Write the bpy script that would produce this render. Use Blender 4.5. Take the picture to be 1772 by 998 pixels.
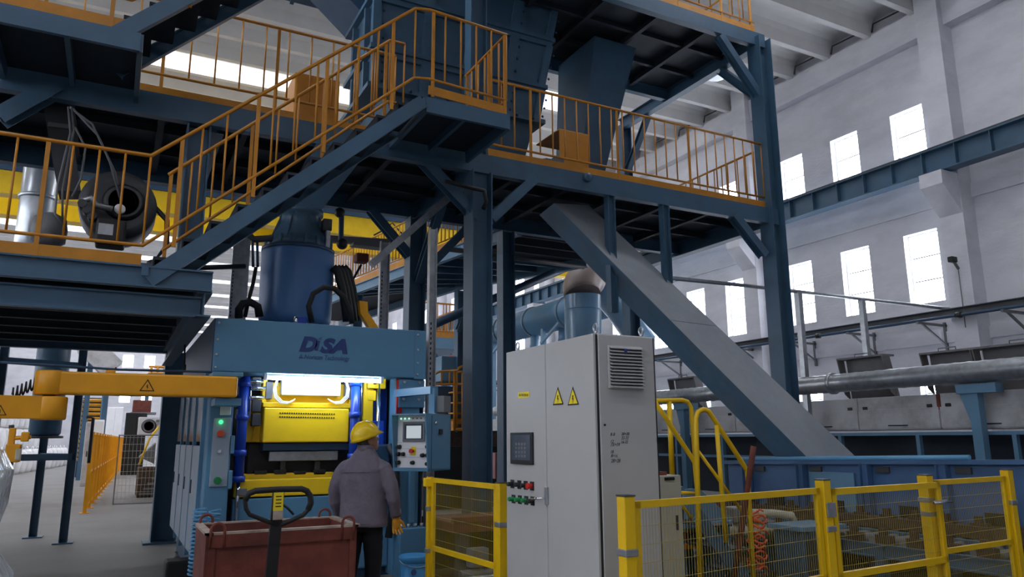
import bpy, bmesh, math, random
from math import sin, cos, pi, radians, hypot
from mathutils import Vector as V, Matrix
random.seed(7)
S = bpy.context.scene
COL = S.collection
for o in list(bpy.data.objects): bpy.data.objects.remove(o)

# ------------------------------------------------------------------ camera
H = 1.55
FPX, YAW, PIT, ROL = 1290.0, radians(27.83), radians(11.405), radians(.328)
_f = V((sin(YAW)*cos(PIT), cos(YAW)*cos(PIT), sin(PIT)))
_r0 = V((cos(YAW), -sin(YAW), 0)); _d0 = _f.cross(_r0)
_r = _r0*cos(ROL)+_d0*sin(ROL); _d = _d0*cos(ROL)-_r0*sin(ROL)
CAM = V((0, 0, H))
cd = bpy.data.cameras.new('camera'); cam = bpy.data.objects.new('camera', cd); COL.objects.link(cam)
cd.sensor_width = 36; cd.lens = FPX/1772*36; cd.clip_end = 300; cd.clip_start = .05
m = Matrix((_r, -_d, -_f)).transposed().to_4x4(); m.translation = CAM; cam.matrix_world = m
S.camera = cam
def at(x, y, **k):
    """photo pixel (1772x998) -> the point where its ray meets the plane X=, Y= or Z="""
    d = _r*((x-886)/FPX)+_d*((y-499)/FPX)+_f
    (a, v), = k.items(); i = 'XYZ'.index(a)
    return CAM+d*((v-CAM[i])/d[i])

# ------------------------------------------------------------------ light
w = bpy.data.worlds.new('overcast_sky'); S.world = w; w.use_nodes = True
w.node_tree.nodes['Background'].inputs[0].default_value = (.80, .88, 1, 1)
w.node_tree.nodes['Background'].inputs[1].default_value = 1.0
S.view_settings.view_transform = 'Standard'; S.view_settings.look = 'None'
S.view_settings.gamma = 1; S.view_settings.use_curve_mapping = False
S.view_settings.exposure = 0.0
WINDOW_L, SKYLIGHT_L, TUBE_L = 12.0, 12.0, 40.0

# ------------------------------------------------------------------ materials
def lin(c): return tuple(((v/255)/12.92 if v/255 <= .04045 else ((v/255+.055)/1.055)**2.4) for v in c)
MT = {}
def mat(name, rgb, rough=.5, metal=0, var=.12, scale=3, bump=0, bscale=60, spec=.5, alpha=1, trans=0, dirt=None, dirtamt=.5, dscale=1.5, stretch=None):
    mt = bpy.data.materials.new(name); mt.use_nodes = True; nt = mt.node_tree; N = nt.nodes; L = nt.links
    b = N['Principled BSDF']; c = lin(rgb)
    b.inputs['Roughness'].default_value = rough; b.inputs['Metallic'].default_value = metal
    b.inputs['Specular IOR Level'].default_value = spec; b.inputs['Alpha'].default_value = alpha
    b.inputs['Transmission Weight'].default_value = trans
    tc = N.new('ShaderNodeTexCoord'); mp = N.new('ShaderNodeMapping'); L.new(tc.outputs['Object'], mp.inputs[0])
    if stretch: mp.inputs['Scale'].default_value = stretch
    nz = N.new('ShaderNodeTexNoise'); nz.inputs['Scale'].default_value = scale; nz.inputs['Detail'].default_value = 5
    L.new(mp.outputs[0], nz.inputs['Vector'])
    rp = N.new('ShaderNodeValToRGB'); L.new(nz.outputs['Fac'], rp.inputs[0])
    rp.color_ramp.elements[0].position = .3; rp.color_ramp.elements[1].position = .7
    rp.color_ramp.elements[0].color = tuple(v*(1-var) for v in c)+(1,)
    rp.color_ramp.elements[1].color = tuple(min(1, v*(1+var)) for v in c)+(1,)
    out = rp.outputs[0]
    if dirt:
        n2 = N.new('ShaderNodeTexNoise'); n2.inputs['Scale'].default_value = dscale; n2.inputs['Detail'].default_value = 8; n2.inputs['Roughness'].default_value = .65
        L.new(mp.outputs[0], n2.inputs['Vector'])
        r2 = N.new('ShaderNodeValToRGB'); r2.color_ramp.elements[0].position = .45; r2.color_ramp.elements[1].position = .75
        r2.color_ramp.elements[1].color = (dirtamt,)*3+(1,); L.new(n2.outputs['Fac'], r2.inputs[0])
        mx = N.new('ShaderNodeMix'); mx.data_type = 'RGBA'; L.new(r2.outputs[0], mx.inputs[0]); L.new(out, mx.inputs[6])
        mx.inputs[7].default_value = lin(dirt)+(1,); out = mx.outputs[2]
    L.new(out, b.inputs['Base Color'])
    if bump:
        n3 = N.new('ShaderNodeTexNoise'); n3.inputs['Scale'].default_value = bscale; n3.inputs['Detail'].default_value = 4
        L.new(mp.outputs[0], n3.inputs['Vector'])
        bp = N.new('ShaderNodeBump'); bp.inputs['Strength'].default_value = bump; bp.inputs['Distance'].default_value = .02
        L.new(n3.outputs['Fac'], bp.inputs['Height']); L.new(bp.outputs[0], b.inputs['Normal'])
    MT[name] = mt; return mt
def emit(name, rgb, s):
    mt = bpy.data.materials.new(name); mt.use_nodes = True; N = mt.node_tree.nodes; N.clear()
    e = N.new('ShaderNodeEmission'); o = N.new('ShaderNodeOutputMaterial'); e.inputs[0].default_value = lin(rgb)+(1,); e.inputs[1].default_value = s
    mt.node_tree.links.new(e.outputs[0], o.inputs[0]); MT[name] = mt
mat('steel', (66, 99, 124), .42, 0, .10, 2, .05, 30, dirt=(58, 62, 66), dirtamt=.35)
mat('steel_light', (96, 136, 164), .45, 0, .08, 2, dirt=(80, 80, 80), dirtamt=.25)
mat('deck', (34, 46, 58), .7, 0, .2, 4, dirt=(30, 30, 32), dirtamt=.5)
mat('bin_blue', (66, 100, 124), .5, 0, .1, 2, .04, 20, dirt=(50, 56, 62), dirtamt=.4)
mat('chute_blue', (84, 122, 150), .5, 0, .12, 2.5, dirt=(140, 140, 138), dirtamt=.55, stretch=(1, 1, .5))
mat('rail_yellow', (196, 130, 30), .45, 0, .1, 5, dirt=(120, 80, 40), dirtamt=.3)
mat('fence_yellow', (236, 192, 12), .4, 0, .05, 5, dirt=(150, 120, 40), dirtamt=.2)
mat('press_yellow', (250, 206, 22), .4, 0, .05, 4, dirt=(170, 130, 40), dirtamt=.25)
mat('arm_yellow', (236, 164, 18), .4, 0, .06, 4, dirt=(140, 90, 30), dirtamt=.25)
mat('wire_yellow', (176, 156, 66), .5, 0, .05)
mat('machine', (86, 136, 168), .42, 0, .05, 2, dirt=(80, 100, 115), dirtamt=.25)
mat('machine_dark', (40, 70, 98), .45, 0, .1, 3)
mat('machine_panel', (150, 165, 180), .5, 0, .07, 2)
mat('cyl_blue', (28, 66, 168), .3, 0, .06, 3)
mat('tank_blue', (80, 126, 180), .38, 0, .1, 1.5, dirt=(50, 70, 95), dirtamt=.35)
mat('cabinet', (178, 178, 177), .42, 0, .02, 3, .02, 200, dirt=(150, 148, 142), dirtamt=.3, dscale=.9)
mat('beige', (178, 176, 158), .5, 0, .03)
mat('white_plaster', (222, 222, 228), .85, 0, .05, 1.2, .35, 9, dirt=(176, 178, 188), dirtamt=.45, dscale=.8, stretch=(1, 1, 2.2))
mat('roof_white', (214, 213, 212), .85, 0, .05, 1.0, dirt=(180, 180, 182), dirtamt=.3)
mat('concrete', (116, 114, 113), .6, 0, .16, .8, .1, 40, dirt=(98, 98, 100), dirtamt=.55, dscale=.45)
mat('black', (24, 25, 27), .5, 0, .15)
mat('rubber', (20, 21, 23), .6, 0, .1)
mat('dark_grey', (62, 64, 68), .5, 0, .15)
mat('mid_grey', (112, 114, 118), .5, 0, .12)
mat('galv', (176, 180, 184), .35, .75, .15, 14, dirt=(120, 120, 120), dirtamt=.4, dscale=6)
mat('chrome', (225, 228, 232), .12, 1, .02)
mat('hood_white', (190, 190, 192), .55, 0, .05, 3, dirt=(96, 90, 86), dirtamt=.7, dscale=1.6)
mat('lid_grey', (122, 120, 122), .6, .2, .15, 6, dirt=(70, 60, 54), dirtamt=.5)
mat('duct_blue', (80, 120, 150), .3, 0, .06, 2, dirt=(110, 100, 96), dirtamt=.35)
mat('duct_brown', (128, 112, 106), .5, 0, .12, 3)
mat('rust', (116, 57, 45), .75, 0, .2, 6, .15, 40, dirt=(52, 34, 30), dirtamt=.8, dscale=2.5)
mat('rust_pale', (176, 160, 148), .7, 0, .2, 8, dirt=(110, 70, 50), dirtamt=.7, dscale=6)
mat('brown_box', (150, 92, 66), .6, 0, .15, 4)
mat('jacket', (108, 101, 113), .9, 0, .08, 9, .9, 13, spec=.2)
mat('trousers', (34, 35, 42), .9, 0, .15, 10, spec=.2)
mat('skin', (168, 122, 100), .6, 0, .06, 20)
mat('hair', (74, 72, 74), .8, 0, .25, 60)
mat('helmet', (238, 200, 24), .22, 0, .03)
mat('glove', (214, 152, 40), .85, 0, .2, 25, dirt=(120, 80, 40), dirtamt=.5, dscale=12)
mat('shoe', (30, 28, 28), .6)
mat('bucket', (66, 150, 206), .45, 0, .06, 3)
mat('white_paint', (232, 233, 235), .45, 0, .03)
mat('bag_white', (214, 214, 216), .85, 0, .07, 4, .4, 12)
mat('red', (204, 34, 28), .4, 0, .08)
mat('orange_hose', (224, 84, 46), .45, 0, .08)
mat('hose_blue', (98, 158, 196), .4, 0, .05)
mat('button_green', (20, 130, 70), .4, 0, .05)
mat('label_yellow', (240, 214, 24), .5, 0, .02)
mat('ink', (26, 26, 30), .6, 0, .02)
mat('logo', (40, 60, 118), .5, 0, .03)
mat('logo_pale', (66, 94, 140), .5, 0, .03)
mat('aluminium', (196, 202, 208), .3, .9, .08, 8)
mat('pale_ivory', (196, 190, 172), .5, 0, .12, 8, dirt=(110, 96, 76), dirtamt=.6, dscale=7)
mat('wrap', (206, 210, 214), .12, .15, .1, 6, 1.0, 9)
mat('screen_dark', (62, 74, 88), .15, 0, .15, 14)
mat('glass', (150, 170, 185), .1, 0, .03, alpha=.35)
mat('amber_strip', (206, 150, 40), .5)
mat('pink_panel', (190, 130, 128), .5)
mat('rubble', (74, 58, 46), .9, 0, .3, 14, .5, 20)
mat('trough_blue', (68, 102, 142), .45, 0, .08, 2, dirt=(60, 66, 76), dirtamt=.4)
mat('chute_dusty_lit', (150, 156, 162), .7, 0, .08, 2.5, dirt=(118, 128, 138), dirtamt=.6, dscale=1.2)  # dusty grey made paler still: skylight on the front put into the colour
emit('window_glow', (238, 244, 255), WINDOW_L)
emit('skylight_glow', (244, 247, 255), SKYLIGHT_L)
emit('tube_glow', (214, 232, 255), TUBE_L)
emit('lamp_green', (60, 255, 130), 2.5)
emit('screen_lit', (205, 215, 222), .75)
emit('led_green', (150, 255, 200), 2.0)

# ------------------------------------------------------------------ mesh building
class MB:
    def __init__(s): s.v = []; s.f = []; s.sm = []
    def add(s, vs, fs, smooth=False):
        b = len(s.v); s.v += [V(p) for p in vs]; s.f += [[b+i for i in f] for f in fs]; s.sm += [smooth]*len(fs); return s
    def box(s, a, b):
        x0, x1 = sorted((a[0], b[0])); y0, y1 = sorted((a[1], b[1])); z0, z1 = sorted((a[2], b[2]))
        return s.add([(x0,y0,z0),(x1,y0,z0),(x1,y1,z0),(x0,y1,z0),(x0,y0,z1),(x1,y0,z1),(x1,y1,z1),(x0,y1,z1)],
                     [(0,3,2,1),(4,5,6,7),(0,1,5,4),(1,2,6,5),(2,3,7,6),(3,0,4,7)])
    def bev(s, a, b, c=.01):      # box with chamfered edges
        x0, x1 = sorted((a[0], b[0])); y0, y1 = sorted((a[1], b[1])); z0, z1 = sorted((a[2], b[2]))
        c = min(c, (x1-x0)*.45, (y1-y0)*.45, (z1-z0)*.45)
        bm = bmesh.new(); bmesh.ops.create_cube(bm, size=1)
        for v in bm.verts: v.co = V(((x0+x1)/2+v.co.x*(x1-x0), (y0+y1)/2+v.co.y*(y1-y0), (z0+z1)/2+v.co.z*(z1-z0)))
        bmesh.ops.bevel(bm, geom=bm.edges[:], offset=c, segments=2, affect='EDGES', profile=.5)
        bm.verts.index_update(); s.add([v.co.copy() for v in bm.verts], [[v.index for v in f.verts] for f in bm.faces]); bm.free(); return s
    def hexa(s, p):               # 8 points: bottom loop 0-3, top loop 4-7
        return s.add(p, [(0,3,2,1),(4,5,6,7),(0,1,5,4),(1,2,6,5),(2,3,7,6),(3,0,4,7)])
    def bar(s, p, q, w, h, up=(0,0,1)):
        p = V(p); q = V(q); d = (q-p).normalized(); u = V(up); sd = d.cross(u)
        if sd.length < 1e-4: sd = d.cross(V((1, 0, 0)))
        sd.normalize(); u = sd.cross(d); a = sd*(w/2); b = u*(h/2)
        return s.hexa([p-a-b, p+a-b, q+a-b, q-a-b, p-a+b, p+a+b, q+a+b, q-a+b])
    def ibeam(s, p, q, h, w, tf=.016, tw=.012, up=(0,0,1)):
        p = V(p); q = V(q); d = (q-p).normalized(); sd = d.cross(V(up)).normalized(); u = sd.cross(d)
        o = u*(h/2-tf/2); s.bar(p+o, q+o, w, tf, u); s.bar(p-o, q-o, w, tf, u); return s.bar(p, q, tw, h-2*tf, u)
    def channel(s, p, q, h, w, t=.012, up=(0,0,1), side=1):
        p = V(p); q = V(q); d = (q-p).normalized(); sd = d.cross(V(up)).normalized()*side; u = sd.cross(d)*side
        o = u*(h/2-t/2); s.bar(p+o, q+o, w, t, u); s.bar(p-o, q-o, w, t, u); return s.bar(p+sd*(w/2-t/2), q+sd*(w/2-t/2), t, h-2*t, u)
    def path(s, pts, r, n=8, closed=False, rs=None, cap=True):
        pts = [V(p) for p in pts]; m = len(pts); base = len(s.v); pu = None
        for i, p in enumerate(pts):
            if closed: d = (pts[(i+1) % m]-pts[i-1])
            else: d = pts[min(i+1, m-1)]-pts[max(i-1, 0)]
            d.normalize()
            if pu is None: pu = d.cross(V((0, 0, 1)) if abs(d.z) < .9 else V((1, 0, 0))).normalized()
            else:
                pu = pu-d*pu.dot(d)
                pu = pu.normalized() if pu.length > 1e-5 else d.orthogonal().normalized()
            w_ = d.cross(pu); rr = rs[i] if rs else r
            for k in range(n): a = 2*pi*k/n; s.v.append(p+pu*(cos(a)*rr)+w_*(sin(a)*rr))
        for i in range(m if closed else m-1):
            for k in range(n):
                a = base+i*n; b = base+((i+1) % m)*n; s.f.append([a+k, a+(k+1) % n, b+(k+1) % n, b+k]); s.sm.append(n > 5)
        if not closed and cap:
            s.f.append([base+k for k in range(n)][::-1]); s.f.append([base+(m-1)*n+k for k in range(n)]); s.sm += [False]*2
        return s
    def cyl(s, p, q, r, n=20, r2=None): return s.path([p, q], r, n, rs=[r, r if r2 is None else r2])
    def lathe(s, c, prof, n=32, axis='Z'):
        c = V(c); base = len(s.v)
        for r, z in prof:
            for k in range(n):
                a = 2*pi*k/n; x, y = r*cos(a), r*sin(a)
                s.v.append(c+(V((x, y, z)) if axis == 'Z' else V((x, z, y)) if axis == 'Y' else V((z, x, y))))
        for i in range(len(prof)-1):
            for k in range(n):
                a = base+i*n; b = a+n; s.f.append([a+k, a+(k+1) % n, b+(k+1) % n, b+k]); s.sm.append(True)
        s.f.append([base+k for k in range(n)][::-1]); e = base+(len(prof)-1)*n; s.f.append([e+k for k in range(n)]); s.sm += [False]*2; return s
    def prism(s, poly, off):      # polygon (3-D points) extruded by a vector
        n = len(poly); off = V(off); p = [V(a) for a in poly]
        return s.add(p+[a+off for a in p], [list(range(n))[::-1], [n+i for i in range(n)]]+[[i, (i+1) % n, n+(i+1) % n, n+i] for i in range(n)])
    def sphere(s, c, r, n=12, sc=(1,1,1)):
        c = V(c); prof = [(sin(pi*i/n), -cos(pi*i/n)) for i in range(1, n)]; base = len(s.v); k2 = n*2
        for a, z in prof:
            for k in range(k2): t = 2*pi*k/k2; s.v.append(c+V((a*cos(t)*r*sc[0], a*sin(t)*r*sc[1], z*r*sc[2])))
        for i in range(len(prof)-1):
            for k in range(k2): a = base+i*k2; s.f.append([a+k, a+(k+1) % k2, a+k2+(k+1) % k2, a+k2+k]); s.sm.append(True)
        s.f.append([base+k for k in range(k2)][::-1]); e = base+(len(prof)-1)*k2; s.f.append([e+k for k in range(k2)]); s.sm += [True]*2; return s
    def mesh(s, name, material, org=(0,0,0)):
        o = V(org); me = bpy.data.meshes.new(name); me.from_pydata([tuple(v-o) for v in s.v], [], s.f)
        me.polygons.foreach_set('use_smooth', s.sm); me.materials.append(MT[material] if isinstance(material, str) else material); me.update()
        bm = bmesh.new(); bm.from_mesh(me); bmesh.ops.recalc_face_normals(bm, faces=bm.faces[:]); bm.to_mesh(me); bm.free(); return me
    def build(s, name, material, parent=None, label=None, kind=None):
        org = V((0, 0, 0)); q = parent
        while q: org += q.location; q = q.parent
        if parent is None:
            xs = [v.x for v in s.v]; ys = [v.y for v in s.v]; zs = [v.z for v in s.v]
            org = V(((min(xs)+max(xs))/2, (min(ys)+max(ys))/2, min(zs)))
        o = bpy.data.objects.new(name, s.mesh(name, material, org)); COL.objects.link(o)
        if parent: o.parent = parent
        else: o.location = org
        if label: o['label'] = label
        if kind: o['kind'] = kind
        return o
def tag(o, label, cat, group=None, kind=None):
    o['label'] = label; o['category'] = cat
    if group: o['group'] = group
    if kind: o['kind'] = kind
    return o
def thing(name, label, cat, loc, group=None):
    o = bpy.data.objects.new(name, None); COL.objects.link(o); o.location = V(loc); o.empty_display_size = .2
    return tag(o, label, cat, group)
def struct(o): o['kind'] = 'structure'; return o
def shared(name, me, parent, world, rot=None, scale=None):
    o = bpy.data.objects.new(name, me); COL.objects.link(o); o.parent = parent
    org = V((0, 0, 0)); q = parent
    while q: org += q.location; q = q.parent
    o.location = V(world)-org
    if rot: o.rotation_euler = rot
    if scale: o.scale = scale
    return o
_cache = {}
def unit_tube(r, n, material):
    k = (r, n, material)
    if k not in _cache: _cache[k] = MB().cyl((0,0,0), (0,0,1), r, n).mesh('baluster', material)
    return _cache[k]
def lerp(a, b, t): return V(a)+(V(b)-V(a))*t
def text(name, s, size, material, parent, org, xdir, ydir, shear=0, bold=0, ext=.0008, align='LEFT', sx=1):
    cu = bpy.data.curves.new('tmp', 'FONT'); cu.body = s; cu.size = size; cu.shear = shear; cu.offset = bold; cu.extrude = ext; cu.align_x = align; cu.resolution_u = 3
    ob = bpy.data.objects.new('tmp', cu); COL.objects.link(ob); bpy.context.view_layer.update()
    me = bpy.data.meshes.new_from_object(ob.evaluated_get(bpy.context.evaluated_depsgraph_get())); bpy.data.objects.remove(ob); bpy.data.curves.remove(cu)
    x = V(xdir).normalized(); y = V(ydir).normalized(); po = V((0, 0, 0)); q = parent
    while q: po += q.location; q = q.parent
    for v in me.vertices: v.co = V(org)+x*(v.co.x*sx)+y*v.co.y+x.cross(y)*v.co.z-po
    me.materials.clear(); me.materials.append(MT[material]); o = bpy.data.objects.new(name, me); COL.objects.link(o); o.parent = parent; return o
# ================================================================== the hall
X0, X1, Y0, Y1, ZR = -13.0, 16.0, -12.0, 75.0, 11.75
struct(MB().box((X0-.3, Y0-.3, -.2), (X1+.4, Y1+.3, 0)).build('floor', 'concrete'))
ceil = struct(MB().box((X0-.3, Y0-.3, ZR), (X1+.4, Y1+.3, ZR+.2)).build('ceiling', 'roof_white'))
prof = [(-.30, 0), (-.17, -.07), (-.11, -.2), (-.075, -.52), (.075, -.52), (.11, -.2), (.17, -.07), (.30, 0)]
ribm = MB().prism([(0, y, z) for y, z in prof], (X1-.25-X0, 0, 0)).mesh('rib', 'roof_white')
k0 = int(Y0/1.2); k1 = int(Y1/1.2)
for k in range(k0, k1): shared('rib', ribm, ceil, (X0, k*1.2, ZR))
def skylight(k, xa, xb):
    MB().box((xa, k*1.2+.16, ZR-.03), (xb, k*1.2+1.04, ZR-.005)).build('skylight_pane', 'skylight_glow', ceil)
for k in range(k0+1, k1-1):  # rows toward and behind the camera are unseen, added for front light
    if k % 8 == 0: skylight(k, -11, 7.5 if k > 6 else 4)
    if k % 8 == 4 and k > 24: skylight(k, -11, 12.4)  # extra rows added to brighten the far end of the hall
    if k % 8 == 6: skylight(k, 7.5, 12.4)
def holed_wall(name, along, u0, u1, z1, plane, th, rows, spans):
    b = MB()
    def bx(ua, ub, za, zb):
        if along == 'Y': b.box((plane, ua, za), (plane+th, ub, zb))
        else: b.box((ua, plane, za), (ub, plane+th, zb))
    z = 0
    for za, zb in rows:
        bx(u0, u1, z, za); u = u0
        for ua, ub in spans: bx(u, ua, za, zb); u = ub
        bx(u, u1, za, zb); z = zb
    bx(u0, u1, z, z1); return struct(b.build(name, 'white_plaster'))
BAY = 5.85; PIL = [9.22+BAY*k for k in range(-3, 12)]
rows = [(2.2, 3.1), (4.5, 6.15), (7.5, 9.15)]; offs = [(.62, 1.44), (2.36, 3.17), (4.09, 4.89)]
spans = [(p+a, p+b) for p in PIL[3:-1] for a, b in offs]
wr = holed_wall('wall_right', 'Y', Y0, Y1, ZR, X1, .35, rows, spans)
lspans = [(p+a, p+b) for p in PIL[:-1] for a, b in offs]
wl = holed_wall('wall_left', 'Y', Y0, Y1, ZR, X0-.35, .35, rows[1:], lspans)
fsp = [(.25+1.75*k, .25+1.75*k+.9) for k in range(8)]
wf = holed_wall('wall_far', 'X', X0, X1, ZR, Y1, .35, [(4.9, 6.6), (8.0, 9.15)], fsp)
struct(MB().box((X0, Y0-.35, 0), (X1, Y0, ZR)).build('wall_back', 'white_plaster'))
nwin = [0]
def window(c, wd, ht, normal, thirds=3):
    """frame, glazing bars and panes round an opening centre c"""
    key = (round(wd, 3), round(ht, 3), normal)
    def bx(b, u0, u1, z0, z1, d0, d1):
        if normal in 'Xx': b.box((d0, u0, z0), (d1, u1, z1))
        else: b.box((u0, d0, z0), (u1, d1, z1))
    if key not in _cache:
        f = MB(); w2, h2 = wd/2, ht/2; t = .035
        bx(f, -w2, -w2+t, -h2, h2, -.03, .03); bx(f, w2-t, w2, -h2, h2, -.03, .03); bx(f, -w2, w2, h2-t, h2, -.03, .03); bx(f, -w2, w2, -h2, -h2+t, -.03, .03)
        g = MB(); bx(g, -w2+t, w2-t, -.012, .012, -.02, .02)
        p = MB(); bx(p, -w2+t, w2-t, -h2/thirds+.005, h2/thirds-.005, -.004, .004)
        _cache[key] = (f.mesh('window_frame', 'white_paint'), g.mesh('glazing_bar', 'dark_grey'), p.mesh('pane', 'window_glow'))
    f, g, p = _cache[key]; nwin[0] += 1
    o = bpy.data.objects.new('window_%d' % nwin[0], f); COL.objects.link(o); o.location = c; o['kind'] = 'structure'
    for i in range(thirds): shared('pane', p, o, V(c)+V((0, 0, (i-(thirds-1)/2)*ht/thirds)))
    for i in range(1, thirds): shared('glazing_bar', g, o, V(c)+V((0, 0, (i-thirds/2)*ht/thirds)))
for a, b in spans:
    for za, zb in rows:
        if a < 52: window((X1+.2, (a+b)/2, (za+zb)/2), b-a, zb-za, 'X')
for a, b in lspans:  # left-wall windows are unseen, added as fill light from that side
    for za, zb in rows[1:]:
        if a < 60: window((X0-.2, (a+b)/2, (za+zb)/2), b-a, zb-za, 'x')
for a, b in fsp:
    for za, zb in ((4.9, 6.6), (8.0, 9.15)): window(((a+b)/2, Y1+.15, (za+zb)/2), b-a, zb-za, 'Y', 2)
# pillars, corbels, bands of the right wall
for p in PIL:
    pl = MB().box((15.55, p-.26, 0), (16.0, p+.26, ZR)).build('pillar', 'white_plaster', wr)
    MB().prism([(15.56, p-.25, 6.2), (14.98, p-.25, 6.78), (14.98, p-.25, 7.08), (15.56, p-.25, 7.08)], (0, .5, 0)).build('corbel', 'white_plaster', pl)
MB().box((15.72, Y0, 10.62), (16, Y1, 11.28)).build('wall_band', 'white_plaster', wr)
MB().box((15.94, Y0, 6.60), (16, Y1, 6.9)).build('wall_band', 'white_plaster', wr)
MB().box((15.94, Y0, 3.55), (16, Y1, 3.8)).build('wall_band', 'white_plaster', wr)
for k in range(4, 16):
    y = k*1.2
    MB().path([(15.68, y+.14, 11.3), (15.68, y+.14, 11.46), (15.68, y+1.0, 11.5), (15.68, y+1.06, 11.3)], .022, 6).build('conduit', 'dark_grey', wr)
for p in PIL:
    MB().box((X0, p-.26, 0), (X0+.45, p+.26, ZR)).build('pillar', 'white_plaster', wl)
# crane runway beam on the corbels
cr = thing('crane_runway_beam', 'long blue steel crane runway girder resting on the white wall corbels', 'girder', (15.25, 20, 7.1))
MB().ibeam((15.22, Y0+.2, 7.36), (15.22, Y1-.3, 7.36), .52, .3, .03, .02).build('beam', 'steel', cr)
stm = MB().box((-.13, -.01, -.23), (.13, .01, .23)).mesh('stiffener', 'steel')
y = Y0+1
while y < 50: shared('stiffener', stm, cr, (15.22, y, 7.36)); y += .73
MB().box((15.18, Y0+.2, 7.62), (15.26, Y1-.3, 7.7)).build('rail', 'dark_grey', cr)
# pipes and cable tray on the right wall
ct = thing('cable_tray', 'long grey steel cable tray running along the white window wall', 'tray', (15.4, 20, 4.03))
MB().channel((15.45, Y0+.3, 4.11), (15.45, 60, 4.11), .16, .2).build('tray', 'mid_grey', ct)
wp = thing('wall_pipe', 'thin dark blue pipe on triangular brackets below the cable tray', 'pipe', (15, 20, 3.8))
MB().path([(15.1, Y0+.3, 3.98), (15.1, 60, 3.98)], .035, 10).build('pipe', 'machine_dark', wp)
for i in range(-3, 18):
    y = 9.9+i*1.75
    b = MB().bar((15.0, y, 3.93), (16, y, 3.93), .05, .05).bar((15.15, y, 3.93), (15.93, y, 3.5), .04, .04).bar((15.95, y, 3.35), (15.95, y, 4.0), .05, .05)
    b.build('bracket', 'mid_grey', wp)
    if i % 2: MB().lathe((15.1, y+.9, 3.98), [(.05, -.06), (.065, -.05), (.065, .05), (.05, .06)], 12, 'Y').build('coupling', 'black', wp)
sc = thing('security_camera', 'small black bracket camera fixed to the white wall pillar', 'camera', (15.5, 9.15, 5.0))
c = at(1652, 452, X=15.38)
MB().bev(c+V((-.16, -.06, -.03)), c+V((.02, .06, .09)), .02).build('body', 'black', sc); MB().cyl(c+V((-.02, 0, -.02)), c+V((.1, 0, -.15)), .03, 8).build('bracket', 'mid_grey', sc)
MB().path([c+V((.09, 0, -.1)), c+V((.09, 0, -.9)), c+V((.09, 0, -1.4))], .012, 6).build('cable', 'mid_grey', sc)
# pendant lamps
def bell(c, lab):
    t = thing('high_bay_lamp', lab, 'lamp', c)
    c = V(c)
    MB().lathe(c, [(.24, 0), (.235, .06), (.19, .14), (.10, .19), (.09, .21)], 24).build('lamp_shade', 'aluminium', t)
    MB().lathe(c+V((0, 0, .2)), [(.09, 0), (.10, .03), (.10, .2), (.06, .26)], 20).build('lamp_housing', 'white_paint', t)
    MB().cyl(c+V((0, 0, .44)), (c.x, c.y, 11.3), .012, 6).build('rod', 'mid_grey', t)
bell(at(1240, 133, Z=9.9), 'aluminium bell-shaped high bay lamp hanging below the roof ribs')
# overhead bridge crane
cn = thing('overhead_crane', 'yellow double-girder bridge crane spanning the hall beyond the platforms', 'crane', (1, 21.5, 7.3))
for y in (20.6, 22.6):
    MB().box((X0+.9, y-.2, 7.3), (15.0, y+.2, 7.86)).build('girder', 'press_yellow', cn)
    MB().box((X0+.9, y-.26, 7.86), (15.0, y+.26, 8.2)).build('rail_beam', 'machine_dark', cn)
    MB().box((X0+.9, y-.3, 8.2), (15.0, y+.3, 8.34)).build('top_flange', 'press_yellow', cn)
MB().path([(6.2, 20.3, 7.35), (6.5, 20.3, 7.55), (6.75, 20.3, 7.8), (7.0, 20.3, 7.55), (7.3, 20.3, 7.35)], .025, 6).build('cable_loop', 'black', cn)
MB().box((3.0, 20.95, 8.36), (4.6, 22.2, 9.0)).build('trolley', 'press_yellow', cn)
for x in (X0+.9, 14.85): MB().box((x-.15, 19.6, 7.72), (x+.15, 23.6, 8.1)).build('end_carriage', 'press_yellow', cn)

# ================================================================== platforms
ZM, YF, YB = 5.5, 9.05, 13.2      # main platform: level, front line, rear line
def column(p, z0, z1, s, parent, name='column', base=True):
    x, y = p; b = MB().ibeam((x, y, z0), (x, y, z1), s, s, .018, .014, up=(1, 0, 0)); o = b.build(name, 'steel', parent)
    if base: MB().box((x-s*.8, y-s*.8, z0), (x+s*.8, y+s*.8, z0+.03)).build('base_plate', 'steel', o)
    return o
def brace(p, q, s, parent): return MB().ibeam(p, q, s, s*.9, .012, .01, up=(0, 1, 0)).build('brace', 'steel', parent)
ZL0 = 3.17
mp = thing('main_platform', 'large blue steel platform on H-columns carrying the hopper', 'platform', (5, 11, 0))
XL, XR = -4.5, 9.98
MB().box((XL, YF+.02, ZM-.03), (XR, 11.6, ZM)).build('deck', 'deck', mp)
MB().channel((XL, YF, ZM-.14), (XR+.1, YF, ZM-.14), .28, .12, .016, side=1).build('edge_beam', 'steel', mp)
for y in (11.5,): MB().ibeam((XL, y, ZM-.16), (XR, y, ZM-.16), .26, .14).build('edge_beam', 'steel', mp)
for x in (XL, .8, 4.25): MB().ibeam((x, YF+.07, ZM-.18), (x, 11.45, ZM-.18), .3, .16).build('cross_beam', 'steel', mp)
MB().ibeam((XR-.06, YF+.07, ZM-.18), (XR-.06, YB+.1, ZM-.18), .3, .16).build('cross_beam', 'steel', mp)
x = XL+.9
while x < XR-.3:
    if min(abs(x-q) for q in (.8, 4.25)) > .3: MB().ibeam((x, YF+.07, ZM-.11), (x, 11.45, ZM-.11), .15, .08, .01, .008).build('joist', 'deck', mp)  # joists in the dark deck colour: underside shade put into the paint
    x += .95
for y in (9.9, 10.7): MB().bar((XL, y, ZM-.09), (XR-.1, y, ZM-.09), .06, .1).build('joist', 'deck', mp)
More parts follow.
